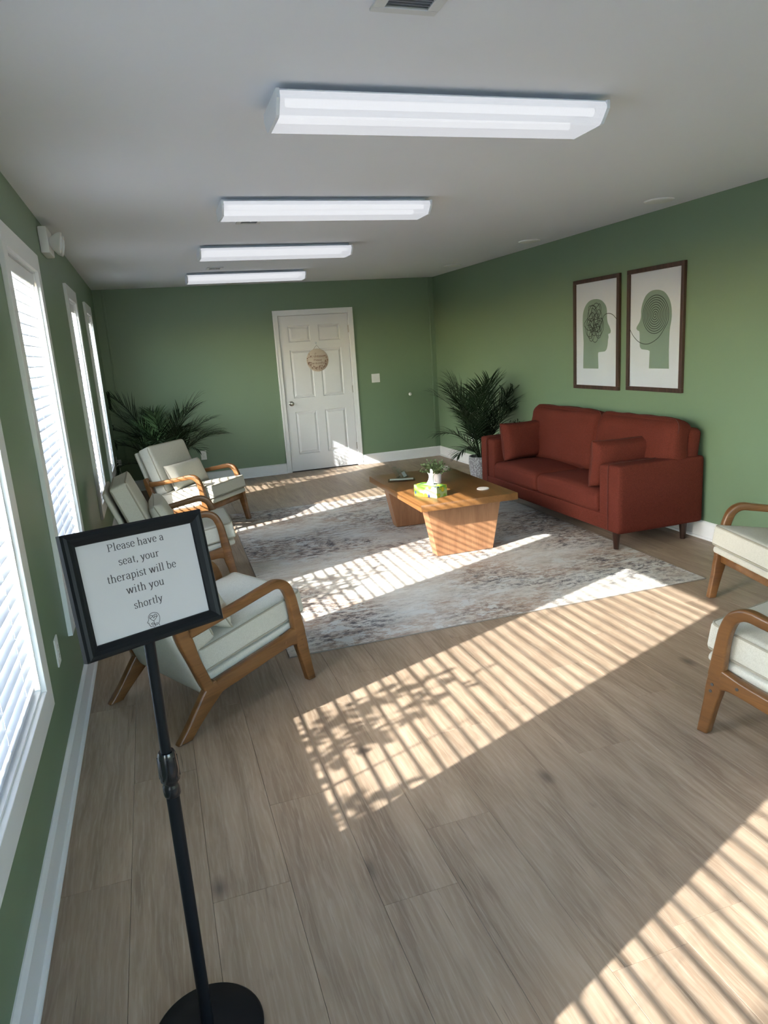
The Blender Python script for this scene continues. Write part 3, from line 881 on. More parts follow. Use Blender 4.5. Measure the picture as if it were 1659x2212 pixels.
CH = [  # x, y, degrees, label, pillow label
    (0.279, 3.102, 29.3, 'cream armchair directly behind the black-framed sign, its wooden rear leg splayed toward the camera',
     'cream lumbar pillow on the armchair nearest the black-framed sign'),
    (0.175, 5.152, 0.1, 'cream armchair by the windows, middle of three, partly hidden by the sign frame',
     'cream lumbar pillow on the middle window-side armchair, mostly hidden'),
    (0.503, 7.098, -39.5, 'cream armchair farthest away, in front of the corner palm with sun stripes on its seat',
     'cream lumbar pillow on the farthest armchair, in front of the corner palm'),
    (2.848, 1.378, 101.0, 'cream armchair cut off at the right edge, the nearer one, bolt holes in its wood',
     None),
    (4.13, 2.71, 167.0, 'cream armchair cut off at the right edge, farther one, beside the sofa and wall', None)]
c0 = make_chair(CH[0][3]); p0 = make_lumbar(CH[0][4])
for i, (x, y, a, lab, plab) in enumerate(CH):
    o = c0 if i == 0 else copy_tree(c0)
    o.location = (x, y, 0); o.rotation_euler = (0, 0, radians(a)); o['label'] = lab
    if i == 3:
        for ch in o.children:
            if ch.name.startswith('bolt_plug'):
                ch.data = ch.data.copy(); ch.data.materials[0] = M['dark_slot']; ch['label'] = 'dark bolt hole'
    if plab:
        q = p0 if i == 0 else copy_tree(p0)
        q.location = (x, y, 0); q.rotation_euler = (0, 0, radians(a)); q['label'] = plab

# ------------------------------------------------------------------ coffee table and what stands on it
TR_ = radians(-1.3)
tb = thing('coffee_table', 'low honey-oak coffee table with two tapered panel pedestals on the rug', 'table', (2.625, 5.27, 0.010), TR_)
TZ = 0.44
b_ = bx(-0.385, 0.385, -0.68, 0.68, 0.388, TZ, bev=0.003)
es = None
obj('tabletop', b_, M['table_top'], tb, smooth=True, angle=35)
for sg in (-1, 1):
    yc0 = sg * 0.508
    b_ = BM()
    y_in, y_out = sg * 0.44, sg * 0.55
    ya, yb = min(y_in, y_out), max(y_in, y_out)
    quadbox(b_, [(-0.228, ya, 0), (0.228, ya, 0), (0.228, yb, 0), (-0.228, yb, 0), (-0.300, ya - 0.012, 0.388), (0.300, ya - 0.012, 0.388), (0.300, yb + 0.012, 0.388), (-0.300, yb + 0.012, 0.388)])
    bmesh.ops.bevel(b_, geom=b_.edges[:], offset=0.002, segments=1, affect='EDGES')
    obj('pedestal', b_, M['table_base'], tb)
TT = TZ + 0.010
# tissue box
ang = atan2(4.931 - 4.729, 2.306 - 2.411)
tx = thing('tissue_box', 'green tissue box printed with lemons and blue leaves, a white tissue standing up', 'tissue box', (2.412, 4.878, TT), ang - pi)
b_ = BM(); box(b_, -0.113, 0.113, -0.059, 0.059, 0, 0.085, 0.0015)
obj('box', b_, M['tissue_box'], tx)
b_ = BM()
ov = [(0.055 * cos(2 * pi * k / 24), 0.022 * sin(2 * pi * k / 24)) for k in range(24)]
prism(b_, ov, lambda u, v, t_: Vector((u, v, t_)), 0.0852, 0.0858)
obj('opening', b_, M['tissue'], tx)
b_ = BM(); rws = []
for j in range(13):
    v = j / 12
    hw = 0.026 + 0.014 * v ** 1.5 + 0.012 * (1 - v) ** 2 - 0.012 * sin(pi * v)
    rws.append([b_.verts.new((hw * (2 * i / 14 - 1) + 0.01 * v, 0.014 * sin(i * 1.35 + v * 1.2) * (1 - 0.45 * v) + 0.008 * sin(3 * v), 0.085 + 0.112 * v + 0.012 * sin(i * 0.9 + 0.6) * v - (0.03 * v * v * abs(2 * i / 14 - 1.15) if j > 5 else 0))) for i in range(15)])
for j in range(12):
    for i in range(14): b_.faces.new((rws[j][i], rws[j][i + 1], rws[j + 1][i + 1], rws[j + 1][i]))
ts = obj('tissue', b_, M['tissue'], tx, smooth=True)
sm = ts.modifiers.new('thick', 'SOLIDIFY'); sm.thickness = 0.0012

# small potted eucalyptus
pp = thing('potted_plant', 'small leafy green plant in a white ceramic pot behind the tissue box', 'plant', (2.635, 5.30, TT))
obj('pot', lathe(BM(), [(0.036, 0), (0.040, 0.003), (0.044, 0.082), (0.045, 0.085), (0.042, 0.085), (0.039, 0.074), (0.001, 0.073)], 28), M['white_pot'], pp, smooth=True, angle=40)
obj('soil', lathe(BM(), [(0.0405, 0.070), (0.0405, 0.0755), (0.001, 0.078)], 20), M['soil'], pp)
rnd = random.Random(4)
b_ = BM(); bl_ = BM()
for k in range(64):
    a = rnd.uniform(0, 2 * pi); el = rnd.uniform(0.3, 1.5); L = rnd.uniform(0.07, 0.125)
    d_ = Vector((cos(a) * cos(el), sin(a) * cos(el), sin(el)))
    p0_ = Vector((cos(a) * 0.012, sin(a) * 0.012, 0.076)); pts = [p0_ + d_ * L * u + Vector((cos(a), sin(a), -0.3)) * 0.028 * u * u for u in (0, 0.33, 0.66, 1)]
    tube(b_, pts, 0.0009, 4)
    for q in range(14):
        u = 0.2 + 0.8 * q / 13
        c = p0_ + d_ * L * u + Vector((cos(a), sin(a), -0.3)) * 0.028 * u * u
        dd = Vector((rnd.uniform(-1, 1), rnd.uniform(-1, 1), rnd.uniform(-0.3, 1))).normalized(); ee = dd.orthogonal().normalized(); ee.rotate(Matrix.Rotation(rnd.uniform(0, 6.28), 3, dd))
        l_ = rnd.uniform(0.013, 0.021)
        bl_.faces.new([bl_.verts.new(x_) for x_ in (c, c + dd * l_ * 0.35 + ee * l_ * 0.36, c + dd * l_ * 0.8 + ee * l_ * 0.25, c + dd * l_, c + dd * l_ * 0.8 - ee * l_ * 0.25, c + dd * l_ * 0.35 - ee * l_ * 0.36)])
obj('stems', b_, M['stem'], pp)
tag(obj('leaves', bl_, M['small_leaf'], pp), kind='stuff')

# coasters
def coaster_bm():
    b_ = lathe(BM(), [(0.001, 0), (0.043, 0), (0.047, 0.003), (0.047, 0.008), (0.044, 0.0095), (0.001, 0.0095)], 40)
    return b_
def make_coaster(label, x, y):
    t = thing('round_coaster', label, 'coaster', (x, y, TT), 0, 'round woven coasters on the coffee table')
    obj('disc', coaster_bm(), M['coaster'], t, smooth=True, angle=40)
    b2 = BM()
    for rr in (0.008, 0.015, 0.022, 0.029, 0.036, 0.0425):
        nn_ = max(8, int(rr * 2 * pi / 0.0085))
        for k in range(nn_):
            a = 2 * pi * k / nn_
            bmesh.ops.create_icosphere(b2, subdivisions=1, radius=0.0034, matrix=Matrix.Translation((rr * cos(a), rr * sin(a), 0.0095)) @ Matrix.Scale(0.5, 4, (0, 0, 1)))
    tag(obj('weave_bead', b2, M['coaster'], t, smooth=True), kind='stuff')
    return t
ca = make_coaster('round woven coaster alone near the sofa-side edge of the coffee table', 2.835, 4.845)
cb = copy_tree(ca); cb.location = (2.925, 5.82, TT); cb['label'] = 'round woven coaster on top of the little stack behind the potted plant'; cb.location.z = TT + 0.0215
for k in range(2):
    cc = copy_tree(ca); cc.location = (2.925 + 0.002 * k, 5.82 - 0.002 * k, TT + 0.0107 * k)
    cc['label'] = 'lowest woven coaster of the stack behind the potted plant' if k == 0 else 'middle woven coaster of the stack behind the potted plant'

# acrylic card stand and flat acrylic sign
cs = thing('card_stand', 'clear acrylic card stand with tilted panes near the far-left corner of the table', 'card holder', (2.49, 5.72, TT), radians(48))
b_ = BM(); box(b_, -0.05, 0.05, -0.045, 0.045, 0, 0.004, 0.001)
obj('foot_plate', b_, M['acrylic'], cs)
for k, (yy, hh, lx) in enumerate(((0.03, 0.105, -0.012), (0.0, 0.085, 0.0), (-0.03, 0.065, 0.014))):
    b_ = BM(); box(b_, -0.045, 0.045, -0.002, 0.002, 0, hh, 0.0006)
    o = obj('card_pane', b_, M['acrylic'], cs); o.location = (lx * 0.3, yy, 0.003); o.rotation_euler = (radians(-30), 0, 0)
b_ = BM(); box(b_, -0.034, 0.034, -0.0008, 0.0008, 0.004, 0.05)
o = obj('card', b_, M['tissue'], cs); o.location = (0.004, -0.026, 0.004); o.rotation_euler = (radians(-30), 0, 0)
ap = thing('acrylic_plaque', 'flat clear acrylic plaque lying on the table left of the tissue box', 'plaque', (2.43, 5.585, TT), radians(-19))
obj('slab', bx(-0.115, 0.115, -0.045, 0.045, 0.0, 0.012, bev=0.0015), M['acrylic'], ap)
obj('insert', bx(-0.10, 0.10, -0.034, 0.034, 0.0121, 0.0125), plain('pale_green_card', (0.55, 0.62, 0.56), 0.3, var=0.2), ap)

# ------------------------------------------------------------------ sofa
sf = thing('sofa', 'rust-red two-seat fabric sofa against the green right wall', 'sofa', (0, 0, 0))
SX0, SX1, SY0, SY1 = 3.555, 4.300, 4.140, 6.355
def blk(x0, x1, y0, y1, z0, z1, r, crown=0.004, n=10, **k):
    return xform(cushion(x1 - x0, y1 - y0, z1 - z0, r, crown, n, **k), Matrix.Translation(((x0 + x1) / 2, (y0 + y1) / 2, (z0 + z1) / 2)))
obj('base_frame', blk(SX0 + 0.004, SX1 - 0.03, SY0 + 0.02, SY1 - 0.02, 0.140, 0.262, 0.014, 0), M['rust'], sf, smooth=True)
for y0, y1, in_y0, in_y1 in ((SY0, SY0 + 0.135, SY0 + 0.125, SY0 + 0.262), (SY1 - 0.135, SY1, SY1 - 0.262, SY1 - 0.125)):
    a_ = obj('arm', blk(SX0, SX1, y0, y1, 0.140, 0.640, 0.022, 0.004, 14), M['rust'], sf, smooth=True)
    obj('arm_pad', blk(SX0 + 0.010, SX1 - 0.12, in_y0, in_y1, 0.235, 0.628, 0.030, 0.006, 14), M['rust'], sf, smooth=True)
    path = []
    yy = y0 + 0.004 if y0 > 5 else y1 - 0.004
    tube_pts = [(SX0 + 0.002, yy, 0.15), (SX0 - 0.001, yy, 0.3), (SX0 - 0.001, yy, 0.60), (SX0 + 0.006, yy, 0.630), (SX0 + 0.03, yy, 0.641), (SX0 + 0.35, yy, 0.642), (SX1 - 0.03, yy, 0.640)]
    obj('welt', tube(BM(), tube_pts, 0.0035, 6), M['rust_pipe'], a_)
ysm = 5.290
yi0, yi1 = SY0 + 0.264, SY1 - 0.264
for k, (y0, y1) in enumerate(((yi0, ysm - 0.003), (ysm + 0.003, yi1))):
    obj('seat_cushion', blk(SX0 - 0.006, SX1 - 0.18, y0, y1, 0.250, 0.412, 0.045, 0.040, 18, wr=0.006, seed=3 + k, crown_b=0.0), M['rust'], sf, smooth=True)
# back frame and cushions
bk = BM(); TBk = Matrix.Translation((4.195, (SY0 + SY1) / 2, 0.52)) @ Matrix.Rotation(radians(8), 4, 'Y')
obj('back_frame', xform(cushion(0.13, SY1 - SY0 - 0.04, 0.66, 0.05, 0.0, 14), TBk), M['rust'], sf, smooth=True)
for k, (y0, y1) in enumerate(((SY0 + 0.025, 5.10), (5.095, SY1 - 0.185))):
    c_ = cushion(0.52, y1 - y0, 0.205, 0.075, 0.034, 24, wr=0.020, seed=11 + k, crown_b=0.01, side=0.012)
    T = Matrix.Translation((4.095, (y0 + y1) / 2, 0.655)) @ Matrix.Rotation(radians(11), 4, 'Y') @ Matrix.Rotation(-pi / 2, 4, 'Y')
    co = obj('back_cushion', xform(c_, T), M['rust'], sf, smooth=True)
    obj('seam', xform(tube(BM(), [p + Vector((0, 0, 0)) for p in rrect(0.262, (y1 - y0) / 2 + 0.002, 0.075, 0.055)], 0.0035, 6, closed=True), T), M['rust_pipe'], co)
for x in (3.600, 4.195):
    for y in (SY0 + 0.085, SY1 - 0.085):
        zb = 0.0095 if x < 4 else 0.0
        b_ = lathe(BM(), [(0.017, zb), (0.019, zb + 0.002), (0.030, 0.142)], 16)
        l_ = obj('leg', b_, M['dark_leg'], sf, smooth=True, angle=40); l_.location = (x, y, 0 if x > 4 else 0.0)
# throw pillows
def throw(label, loc, rx, rz, seed, w=0.46, h=0.40, tilt=0.0):
    t = thing('throw_pillow', label, 'pillow', loc, rz, 'rust throw pillows on the sofa')
    T = Matrix.Rotation(rx, 4, 'X') @ Matrix.Rotation(tilt, 4, 'Y')
    T = Matrix.Rotation(tilt, 4, 'Y') @ Matrix.Rotation(rx, 4, 'X')
    obj('cover', xform(pillow(w, h, 0.17, 22, seed, 0.010, 4.6), T), M['rust'], t, smooth=True)
    obj('seam', xform(tube(BM(), seam_pts(w + 0.002, h + 0.002), 0.0035, 6, closed=True), T), M['rust_pipe'], t)
    return t
throw('rust throw pillow leaning on the sofa arm next to the palm', (3.855, 5.995, 0.612), radians(80), radians(5), 4, 0.52, 0.355)
throw('rust throw pillow leaning on the sofa arm closest to the camera', (3.835, 4.490, 0.610), radians(98), radians(-4), 9, 0.53, 0.355)

# ------------------------------------------------------------------ art prints on the right wall
def flat_poly(name, pts, mat, parent, x, th=0.0006):
    """pts (y, z) closed outline on the wall plane, facing -x"""
    b_ = BM()
    prism(b_, pts, lambda u, v, t_: Vector((t_, u, v)), x - th, x)
    bmesh.ops.triangulate(b_, faces=b_.faces[:])
    return obj(name, b_, mat, parent)
def flat_line(name, pts, mat, parent, x, w=0.0045, th=0.0005, closed=False):
    b_ = BM(); n = len(pts); L, Rr = [], []
    for i, p in enumerate(pts):
        a = pts[i - 1] if (i > 0 or closed) else p; b = pts[(i + 1) % n] if (i < n - 1 or closed) else p
        t_ = Vector((b[0] - a[0], b[1] - a[1])); t_ = t_.normalized() if t_.length else Vector((1, 0))
        L.append(b_.verts.new((x - th, p[0] - t_.y * w / 2, p[1] + t_.x * w / 2))); Rr.append(b_.verts.new((x - th, p[0] + t_.y * w / 2, p[1] - t_.x * w / 2)))
    for i in range(n if closed else n - 1):
        j = (i + 1) % n; b_.faces.new((L[i], L[j], Rr[j], Rr[i]))
    return obj(name, b_, mat, parent)
def art(label, y0, y1, z0, z1):
    t = thing('framed_print', label, 'picture', (W, (y0 + y1) / 2, (z0 + z1) / 2), 0, 'framed head prints above the sofa')
    hy, hz = (y1 - y0) / 2, (z1 - z0) / 2; fw_ = 0.033
    for a in ((-hy, hy, -hz, -hz + fw_), (-hy, hy, hz - fw_, hz), (-hy, -hy + fw_, -hz + fw_, hz - fw_), (hy - fw_, hy, -hz + fw_, hz - fw_)):
        obj('frame_bar', bx(-0.026, -0.001, a[0], a[1], a[2], a[3], bev=0.002), M['frame_wood'], t)
    obj('print', bx(-0.011, -0.004, -hy + fw_ - 0.004, hy - fw_ + 0.004, -hz + fw_ - 0.004, hz - fw_ + 0.004), M['print_paper'], t)
    obj('glazing', bx(-0.0185, -0.0165, -hy + fw_ - 0.004, hy - fw_ + 0.004, -hz + fw_ - 0.004, hz - fw_ + 0.004), M['picture_glass'], t)
    return t
yl0, yl1, zl0, zl1 = 5.185, 5.862, 1.070, 2.036
aL = art('framed print of a green head profile filled with a tangled black line', yl0, yl1, zl0, zl1)
cL = ((yl0 + yl1) / 2, (zl0 + zl1) / 2)
HL = [(5.721, 1.253), (5.714, 1.489), (5.726, 1.626), (5.726, 1.717), (5.71, 1.772), (5.67, 1.819), (5.611, 1.848), (5.524, 1.854), (5.449, 1.838), (5.393, 1.799), (5.369, 1.755), (5.365, 1.696), (5.355, 1.647), (5.328, 1.609), (5.311, 1.576), (5.318, 1.555), (5.345, 1.548), (5.341, 1.523), (5.348, 1.502), (5.353, 1.459), (5.368, 1.421), (5.393, 1.402), (5.484, 1.397), (5.493, 1.384), (5.487, 1.253)]
def smooth_head(pts): return [pts[0]] + cr(pts[1:22], 4) + pts[22:]
flat_poly('head_shape', [(a - cL[0], b - cL[1]) for a, b in smooth_head(HL)], M['ink_green'], aL, -0.0112)
# tangled line: overlapping loops inside the head, then a tail to the frame edge
rnd = random.Random(12)
loops = [(5.60, 1.745, 0.075), (5.53, 1.755, 0.06), (5.46, 1.765, 0.05), (5.64, 1.66, 0.07), (5.47, 1.69, 0.075), (5.63, 1.575, 0.06), (5.56, 1.60, 0.05), (5.50, 1.56, 0.055), (5.45, 1.62, 0.06), (5.58, 1.53, 0.05), (5.62, 1.62, 0.05), (5.48, 1.63, 0.07), (5.56, 1.70, 0.10), (5.63, 1.64, 0.085), (5.55, 1.55, 0.07), (5.47, 1.60, 0.06)]
tp = []
a_ = 0.0
for i, (y_, z_, r_) in enumerate(loops):
    for k in range(11):
        a_ += (0.62 if i % 3 else -0.62)
        q = k / 11
        nx = loops[(i + 1) % len(loops)]
        cy_ = y_ * (1 - q * 0.5) + nx[0] * q * 0.5; cz_ = z_ * (1 - q * 0.5) + nx[1] * q * 0.5
        tp.append((cy_ + r_ * cos(a_) * 0.85, cz_ + r_ * sin(a_) * 1.05))
tp = [p for p in tp if 5.39 < p[0] < 5.71 and 1.48 < p[1] < 1.82]
tp += [(5.47, 1.58), (5.466, 1.615), (5.429, 1.678), (5.393, 1.714), (5.338, 1.721), (5.284, 1.707), (5.236, 1.673), (5.218, 1.655)]
flat_line('tangled_line', cr([(a - cL[0], b - cL[1]) for a, b in tp], 5), M['ink_black'], aL, -0.0121, 0.0052)
yr0, yr1, zr0, zr1 = 4.420, 5.081, 1.080, 2.040
aR = art('framed print of a green head profile filled with a neat black spiral', yr0, yr1, zr0, zr1)
cR = ((yr0 + yr1) / 2, (zr0 + zr1) / 2)
HR = [(4.807, 1.261), (4.801, 1.397), (4.822, 1.405), (4.901, 1.413), (4.922, 1.434), (4.926, 1.48), (4.931, 1.551), (4.952, 1.562), (4.969, 1.578), (4.961, 1.597), (4.93, 1.631), (4.915, 1.67), (4.914, 1.72), (4.895, 1.778), (4.857, 1.829), (4.797, 1.857), (4.723, 1.86), (4.65, 1.839), (4.598, 1.793), (4.568, 1.735), (4.558, 1.668), (4.563, 1.612), (4.575, 1.556), (4.579, 1.48), (4.58, 1.384), (4.574, 1.261)]
hr = HR[:3] + cr(HR[3:], 4)
flat_poly('head_shape', [(a - cR[0], b - cR[1]) for a, b in hr], M['ink_green'], aR, -0.0112)
sp = []
turns = 8.5
for k in range(int(turns * 40) + 1):
    th = 2 * pi * k / 40; rr = 0.004 + 0.150 * (th / (2 * pi * turns))
    sp.append((4.745 - rr * cos(th + pi), 1.672 - rr * sin(th + pi)))
sp += [(4.597, 1.62), (4.626, 1.577), (4.696, 1.503), (4.785, 1.461), (4.862, 1.453), (4.942, 1.475), (5.008, 1.523), (5.050, 1.575)]
flat_line('spiral_line', [(a - cR[0], b - cR[1]) for a, b in sp[:-8]] + cr([(a - cR[0], b - cR[1]) for a, b in sp[-9:]], 6), M['ink_black'], aR, -0.0121, 0.0052)

# ------------------------------------------------------------------ lettering (own pen-drawn alphabet)
def arc(cx, cy_, rx, ry, a0, a1, n=12):
    return [(cx + rx * cos(radians(a0 + (a1 - a0) * k / n)), cy_ + ry * sin(radians(a0 + (a1 - a0) * k / n))) for k in range(n + 1)]
# each glyph: (advance, [strokes], [serifs (x, y, width)])
G = {
 'P': (.60, [[(.14, 0), (.14, .67)], [(.14, .66), (.32, .66)] + arc(.32, .50, .19, .16, 90, -90) + [(.14, .34)]], [(.14, .01, .26), (.10, .66, .16)]),
 'l': (.29, [[(.14, 0), (.14, .74)]], [(.14, .01, .24), (.09, .73, .12)]),
 'e': (.49, [[(.09, .27), (.42, .27)], arc(.26, .25, .18, .245, 5, 320, 20)], []),
 'a': (.50, [arc(.22, .335, .145, .145, 160, 0) + [(.365, .08), (.40, .01), (.46, .02)], arc(.22, .14, .14, .13, 60, 330, 16), [(.30, .29), (.22, .265)]], []),
 's': (.41, [[(.34, .40)] + arc(.21, .37, .13, .11, 40, 200, 10) + [(.20, .25)] + arc(.20, .13, .14, .115, 60, -150, 12) + [(.07, .12)]], []),
 'h': (.57, [[(.13, 0), (.13, .74)], [(.13, .36)] + arc(.28, .33, .15, .145, 140, 0) + [(.43, 0)]], [(.13, .01, .22), (.09, .73, .12), (.43, .01, .22)]),
 'v': (.50, [[(.08, .47), (.25, .01)], [(.25, .01), (.41, .47)]], [(.08, .47, .20), (.41, .47, .18)]),
 't': (.35, [[(.16, .60), (.16, .10)] + arc(.24, .10, .08, .09, 180, 300, 6), [(.05, .46), (.31, .46)]], []),
 ',': (.24, [[(.12, .07), (.14, .02), (.09, -.11)]], [(.12, .04, .08)]),
 'y': (.50, [[(.09, .47), (.26, .03)], [(.42, .47), (.24, -.05), (.17, -.17), (.07, -.19)]], [(.09, .47, .20), (.42, .47, .18)]),
 'o': (.52, [arc(.26, .24, .185, .24, 90, 450, 24)], []),
 'u': (.57, [[(.12, .47), (.12, .16)] + arc(.26, .15, .14, .145, 180, 320, 8) + [(.41, .12)], [(.42, .47), (.42, .0)]], [(.08, .47, .13), (.38, .47, .13), (.46, .01, .12)]),
 'r': (.41, [[(.14, 0), (.14, .47)], [(.14, .30)] + arc(.29, .30, .14, .165, 160, 60, 8) + [(.38, .42)]], [(.14, .01, .25), (.09, .47, .12)]),
 'i': (.29, [[(.14, 0), (.14, .47)], [(.14, .63), (.14, .70)]], [(.14, .01, .24), (.09, .47, .12)]),
 'w': (.74, [[(.07, .47), (.22, .01)], [(.22, .01), (.36, .47)], [(.36, .47), (.50, .01)], [(.50, .01), (.65, .47)]], [(.07, .47, .18), (.36, .47, .16), (.65, .47, .17)]),
 'b': (.54, [[(.12, .02), (.12, .74)], arc(.27, .24, .18, .24, 150, -150, 20)], [(.08, .73, .12)]),
 'p': (.55, [[(.13, -.20), (.13, .47)], arc(.28, .24, .18, .24, 150, -150, 20)], [(.13, -.20, .24), (.08, .47, .12)]),
 'm': (.80, [[(.12, 0), (.12, .47)], [(.12, .36)] + arc(.25, .33, .13, .14, 140, 0) + [(.38, 0)], [(.38, .36)] + arc(.51, .33, .13, .14, 140, 0) + [(.64, 0)]], []),
 'n': (.54, [[(.12, 0), (.12, .47)], [(.12, .36)] + arc(.26, .33, .14, .14, 140, 0) + [(.40, 0)]], []),
 'd': (.54, [[(.42, 0), (.42, .74)], arc(.26, .24, .17, .24, 30, 330, 20)], []),
 'f': (.33, [[(.14, 0), (.14, .58)] + arc(.24, .58, .10, .13, 180, 50, 8), [(.04, .46), (.28, .46)]], []),
 ' ': (.26, [], []),
}
def stroke_quads(pts, size, x0, y0, pen):
    """list of 2-D quads for a stroke; pen(dx, dy) -> width"""
    out = []; n = len(pts); L, Rr = [], []
    for i, p in enumerate(pts):
        a = pts[max(0, i - 1)]; b = pts[min(n - 1, i + 1)]
        d_ = Vector((b[0] - a[0], b[1] - a[1])); d_ = d_.normalized() if d_.length else Vector((1, 0))
        w_ = pen(d_.x, d_.y) / 2
        L.append((x0 + (p[0] - d_.y * w_) * size, y0 + (p[1] + d_.x * w_) * size)); Rr.append((x0 + (p[0] + d_.y * w_) * size, y0 + (p[1] - d_.x * w_) * size))
    return [(L[i], L[i + 1], Rr[i + 1], Rr[i]) for i in range(n - 1)]
def text_width(s, size): return sum(G[c][0] for c in s) * size
def text_bm(bm, s, size, x, y, z, pen, serif=True, th=0.0004):
    for c in s:
        adv, strokes, ser = G[c]
        qs = []
        for st in strokes: qs += stroke_quads(st, size, x, y, pen)
        if serif:
            for sx, sy, sw in ser:
                h_ = 0.035
                qs.append(((x + (sx - sw / 2) * size, y + (sy - h_ / 2) * size), (x + (sx + sw / 2) * size, y + (sy - h_ / 2) * size), (x + (sx + sw / 2) * size, y + (sy + h_ / 2) * size), (x + (sx - sw / 2) * size, y + (sy + h_ / 2) * size)))
        for q in qs: bm.faces.new([bm.verts.new((px, py, z)) for px, py in q])
        x += adv * size
    return x
roman = lambda dx, dy: 0.036 + 0.056 * abs(dy)
mono = lambda dx, dy: 0.06

# ------------------------------------------------------------------ reception sign on its stand
SGX, SGY = 0.425, 1.455
st = thing('sign_stand', 'black pedestal sign stand whose framed notice asks visitors to have a seat', 'sign', (SGX, SGY, 0))
obj('base_disc', lathe(BM(), [(0.001, 0), (0.128, 0), (0.131, 0.004), (0.131, 0.010), (0.124, 0.017), (0.05, 0.020), (0.001, 0.021)], 56), M['black'], st, smooth=True, angle=50)
obj('lower_pole', lathe(BM(), [(0.0145, 0.015), (0.0145, 0.70)], 24), M['black'], st, smooth=True, angle=50)
b_ = lathe(BM(), [(0.0165, 0.655), (0.0185, 0.66), (0.0185, 0.68), (0.0165, 0.684), (0.0165, 0.69), (0.021, 0.694), (0.0215, 0.72), (0.0195, 0.755), (0.0165, 0.762), (0.012, 0.762)], 24)
for k in range(8):
    a = 2 * pi * k / 8; tube(b_, [(0.0195 * cos(a), 0.0195 * sin(a), 0.70), (0.0185 * cos(a), 0.0185 * sin(a), 0.75)], 0.003, 6)
obj('clamp_collar', b_, M['black_gloss'], st, smooth=True, angle=50)
obj('upper_pole', lathe(BM(), [(0.0115, 0.70), (0.0115, 1.045)], 24), M['black'], st, smooth=True, angle=50)
ya, ti, ro = 0.541, 0.224, -0.049
X = Vector((cos(ya), sin(ya), 0)); N = Vector((sin(ya), -cos(ya), 0)); Z = Vector((0, 0, 1))
N2 = N * cos(ti) + Z * sin(ti); Y2 = Z * cos(ti) - N * sin(ti)
X2 = X * cos(ro) + Y2 * sin(ro); Y3 = -X * sin(ro) + Y2 * cos(ro)
SM = Matrix(((X2.x, Y3.x, N2.x, 0.441 - SGX), (X2.y, Y3.y, N2.y, 1.447 - SGY), (X2.z, Y3.z, N2.z, 1.150), (0, 0, 0, 1)))
SWd, SHt = 0.308, 0.246
hx, hy = SWd / 2, SHt / 2
prof = [(0.0, -0.016), (0.0, 0.0), (0.004, 0.005), (0.010, 0.0065), (0.017, 0.004), (0.0255, -0.002), (0.0265, -0.006), (0.0265, -0.016)]
b_ = BM(); rg = []
for ins, z_ in prof:
    rg.append([b_.verts.new((sx * (hx - ins), sy * (hy - ins), z_)) for sx, sy in ((-1, -1), (1, -1), (1, 1), (-1, 1))])
for i in range(len(rg)):
    a, b = rg[i], rg[(i + 1) % len(rg)]
    for k in range(4): b_.faces.new((a[k], a[(k + 1) % 4], b[(k + 1) % 4], b[k]))
bmesh.ops.recalc_face_normals(b_, faces=b_.faces[:])
fr = obj('frame', xform(b_, SM), M['black'], st)
obj('back_plate', xform(bx(-hx + 0.003, hx - 0.003, -hy + 0.003, hy - 0.003, -0.018, -0.012), SM), M['black'], st)
mx0, my0, mw, mh = -hx + 0.0255, -hy + 0.0255, SWd - 0.051, SHt - 0.051
pp_ = obj('notice', xform(bx(mx0, -mx0, my0, -my0, -0.011, -0.0075), SM), M['paper'], st)
b_ = BM()
for s_, u0, u1, v in (('Please have a', .244, .729, .880), ('seat, your', .309, .659, .722), ('therapist will be', .189, .787, .566), ('with you', .322, .651, .417), ('shortly', .356, .605, .250)):
    size = (u1 - u0) * mw / (sum(G[c][0] for c in s_))
    text_bm(b_, s_, size, mx0 + u0 * mw, my0 + v * mh, -0.0071, roman)
obj('lettering', xform(b_, SM), M['ink_brown'], pp_)
# emblem: head outline, heart with pulse line, stem with two leaves
def em(u, v): return (mx0 + u * mw, my0 + v * mh)
b_ = BM()
def eline(pts, w=0.0011, closed=False):
    q = cr(pts, 4, closed) if len(pts) > 2 else pts
    if closed: q.append(q[0])
    for f in stroke_quads([em(*p) for p in q], 1.0, 0, 0, lambda a, b: w): b_.faces.new([b_.verts.new((x_, y_, -0.0071)) for x_, y_ in f])
eline([(.532, .012), (.528, .035), (.540, .065), (.545, .10), (.535, .14), (.505, .160), (.472, .155), (.452, .130), (.449, .10), (.434, .074), (.446, .066), (.444, .050), (.452, .043), (.455, .026), (.478, .026), (.482, .008)])
eline([(.490, .078), (.470, .098), (.460, .122), (.474, .140), (.493, .128), (.512, .140), (.526, .122), (.514, .098)], closed=True)
for f in (((.458, .113), (.478, .113)), ((.478, .113), (.486, .128)), ((.486, .128), (.496, .100)), ((.496, .100), (.506, .125)), ((.506, .125), (.512, .113)), ((.512, .113), (.530, .113))): eline(list(f))
eline([(.490, .078), (.492, .05), (.494, .012)])
eline([(.492, .042), (.478, .058), (.464, .052), (.476, .042)], closed=True)
eline([(.494, .028), (.506, .044), (.522, .040), (.512, .028)], closed=True)
obj('emblem', xform(b_, SM), M['ink_brown'], pp_)
br = BM(); box(br, -0.014, 0.014, -0.118, 0.03, -0.030, -0.016)
obj('bracket', xform(br, SM), M['black'], st)

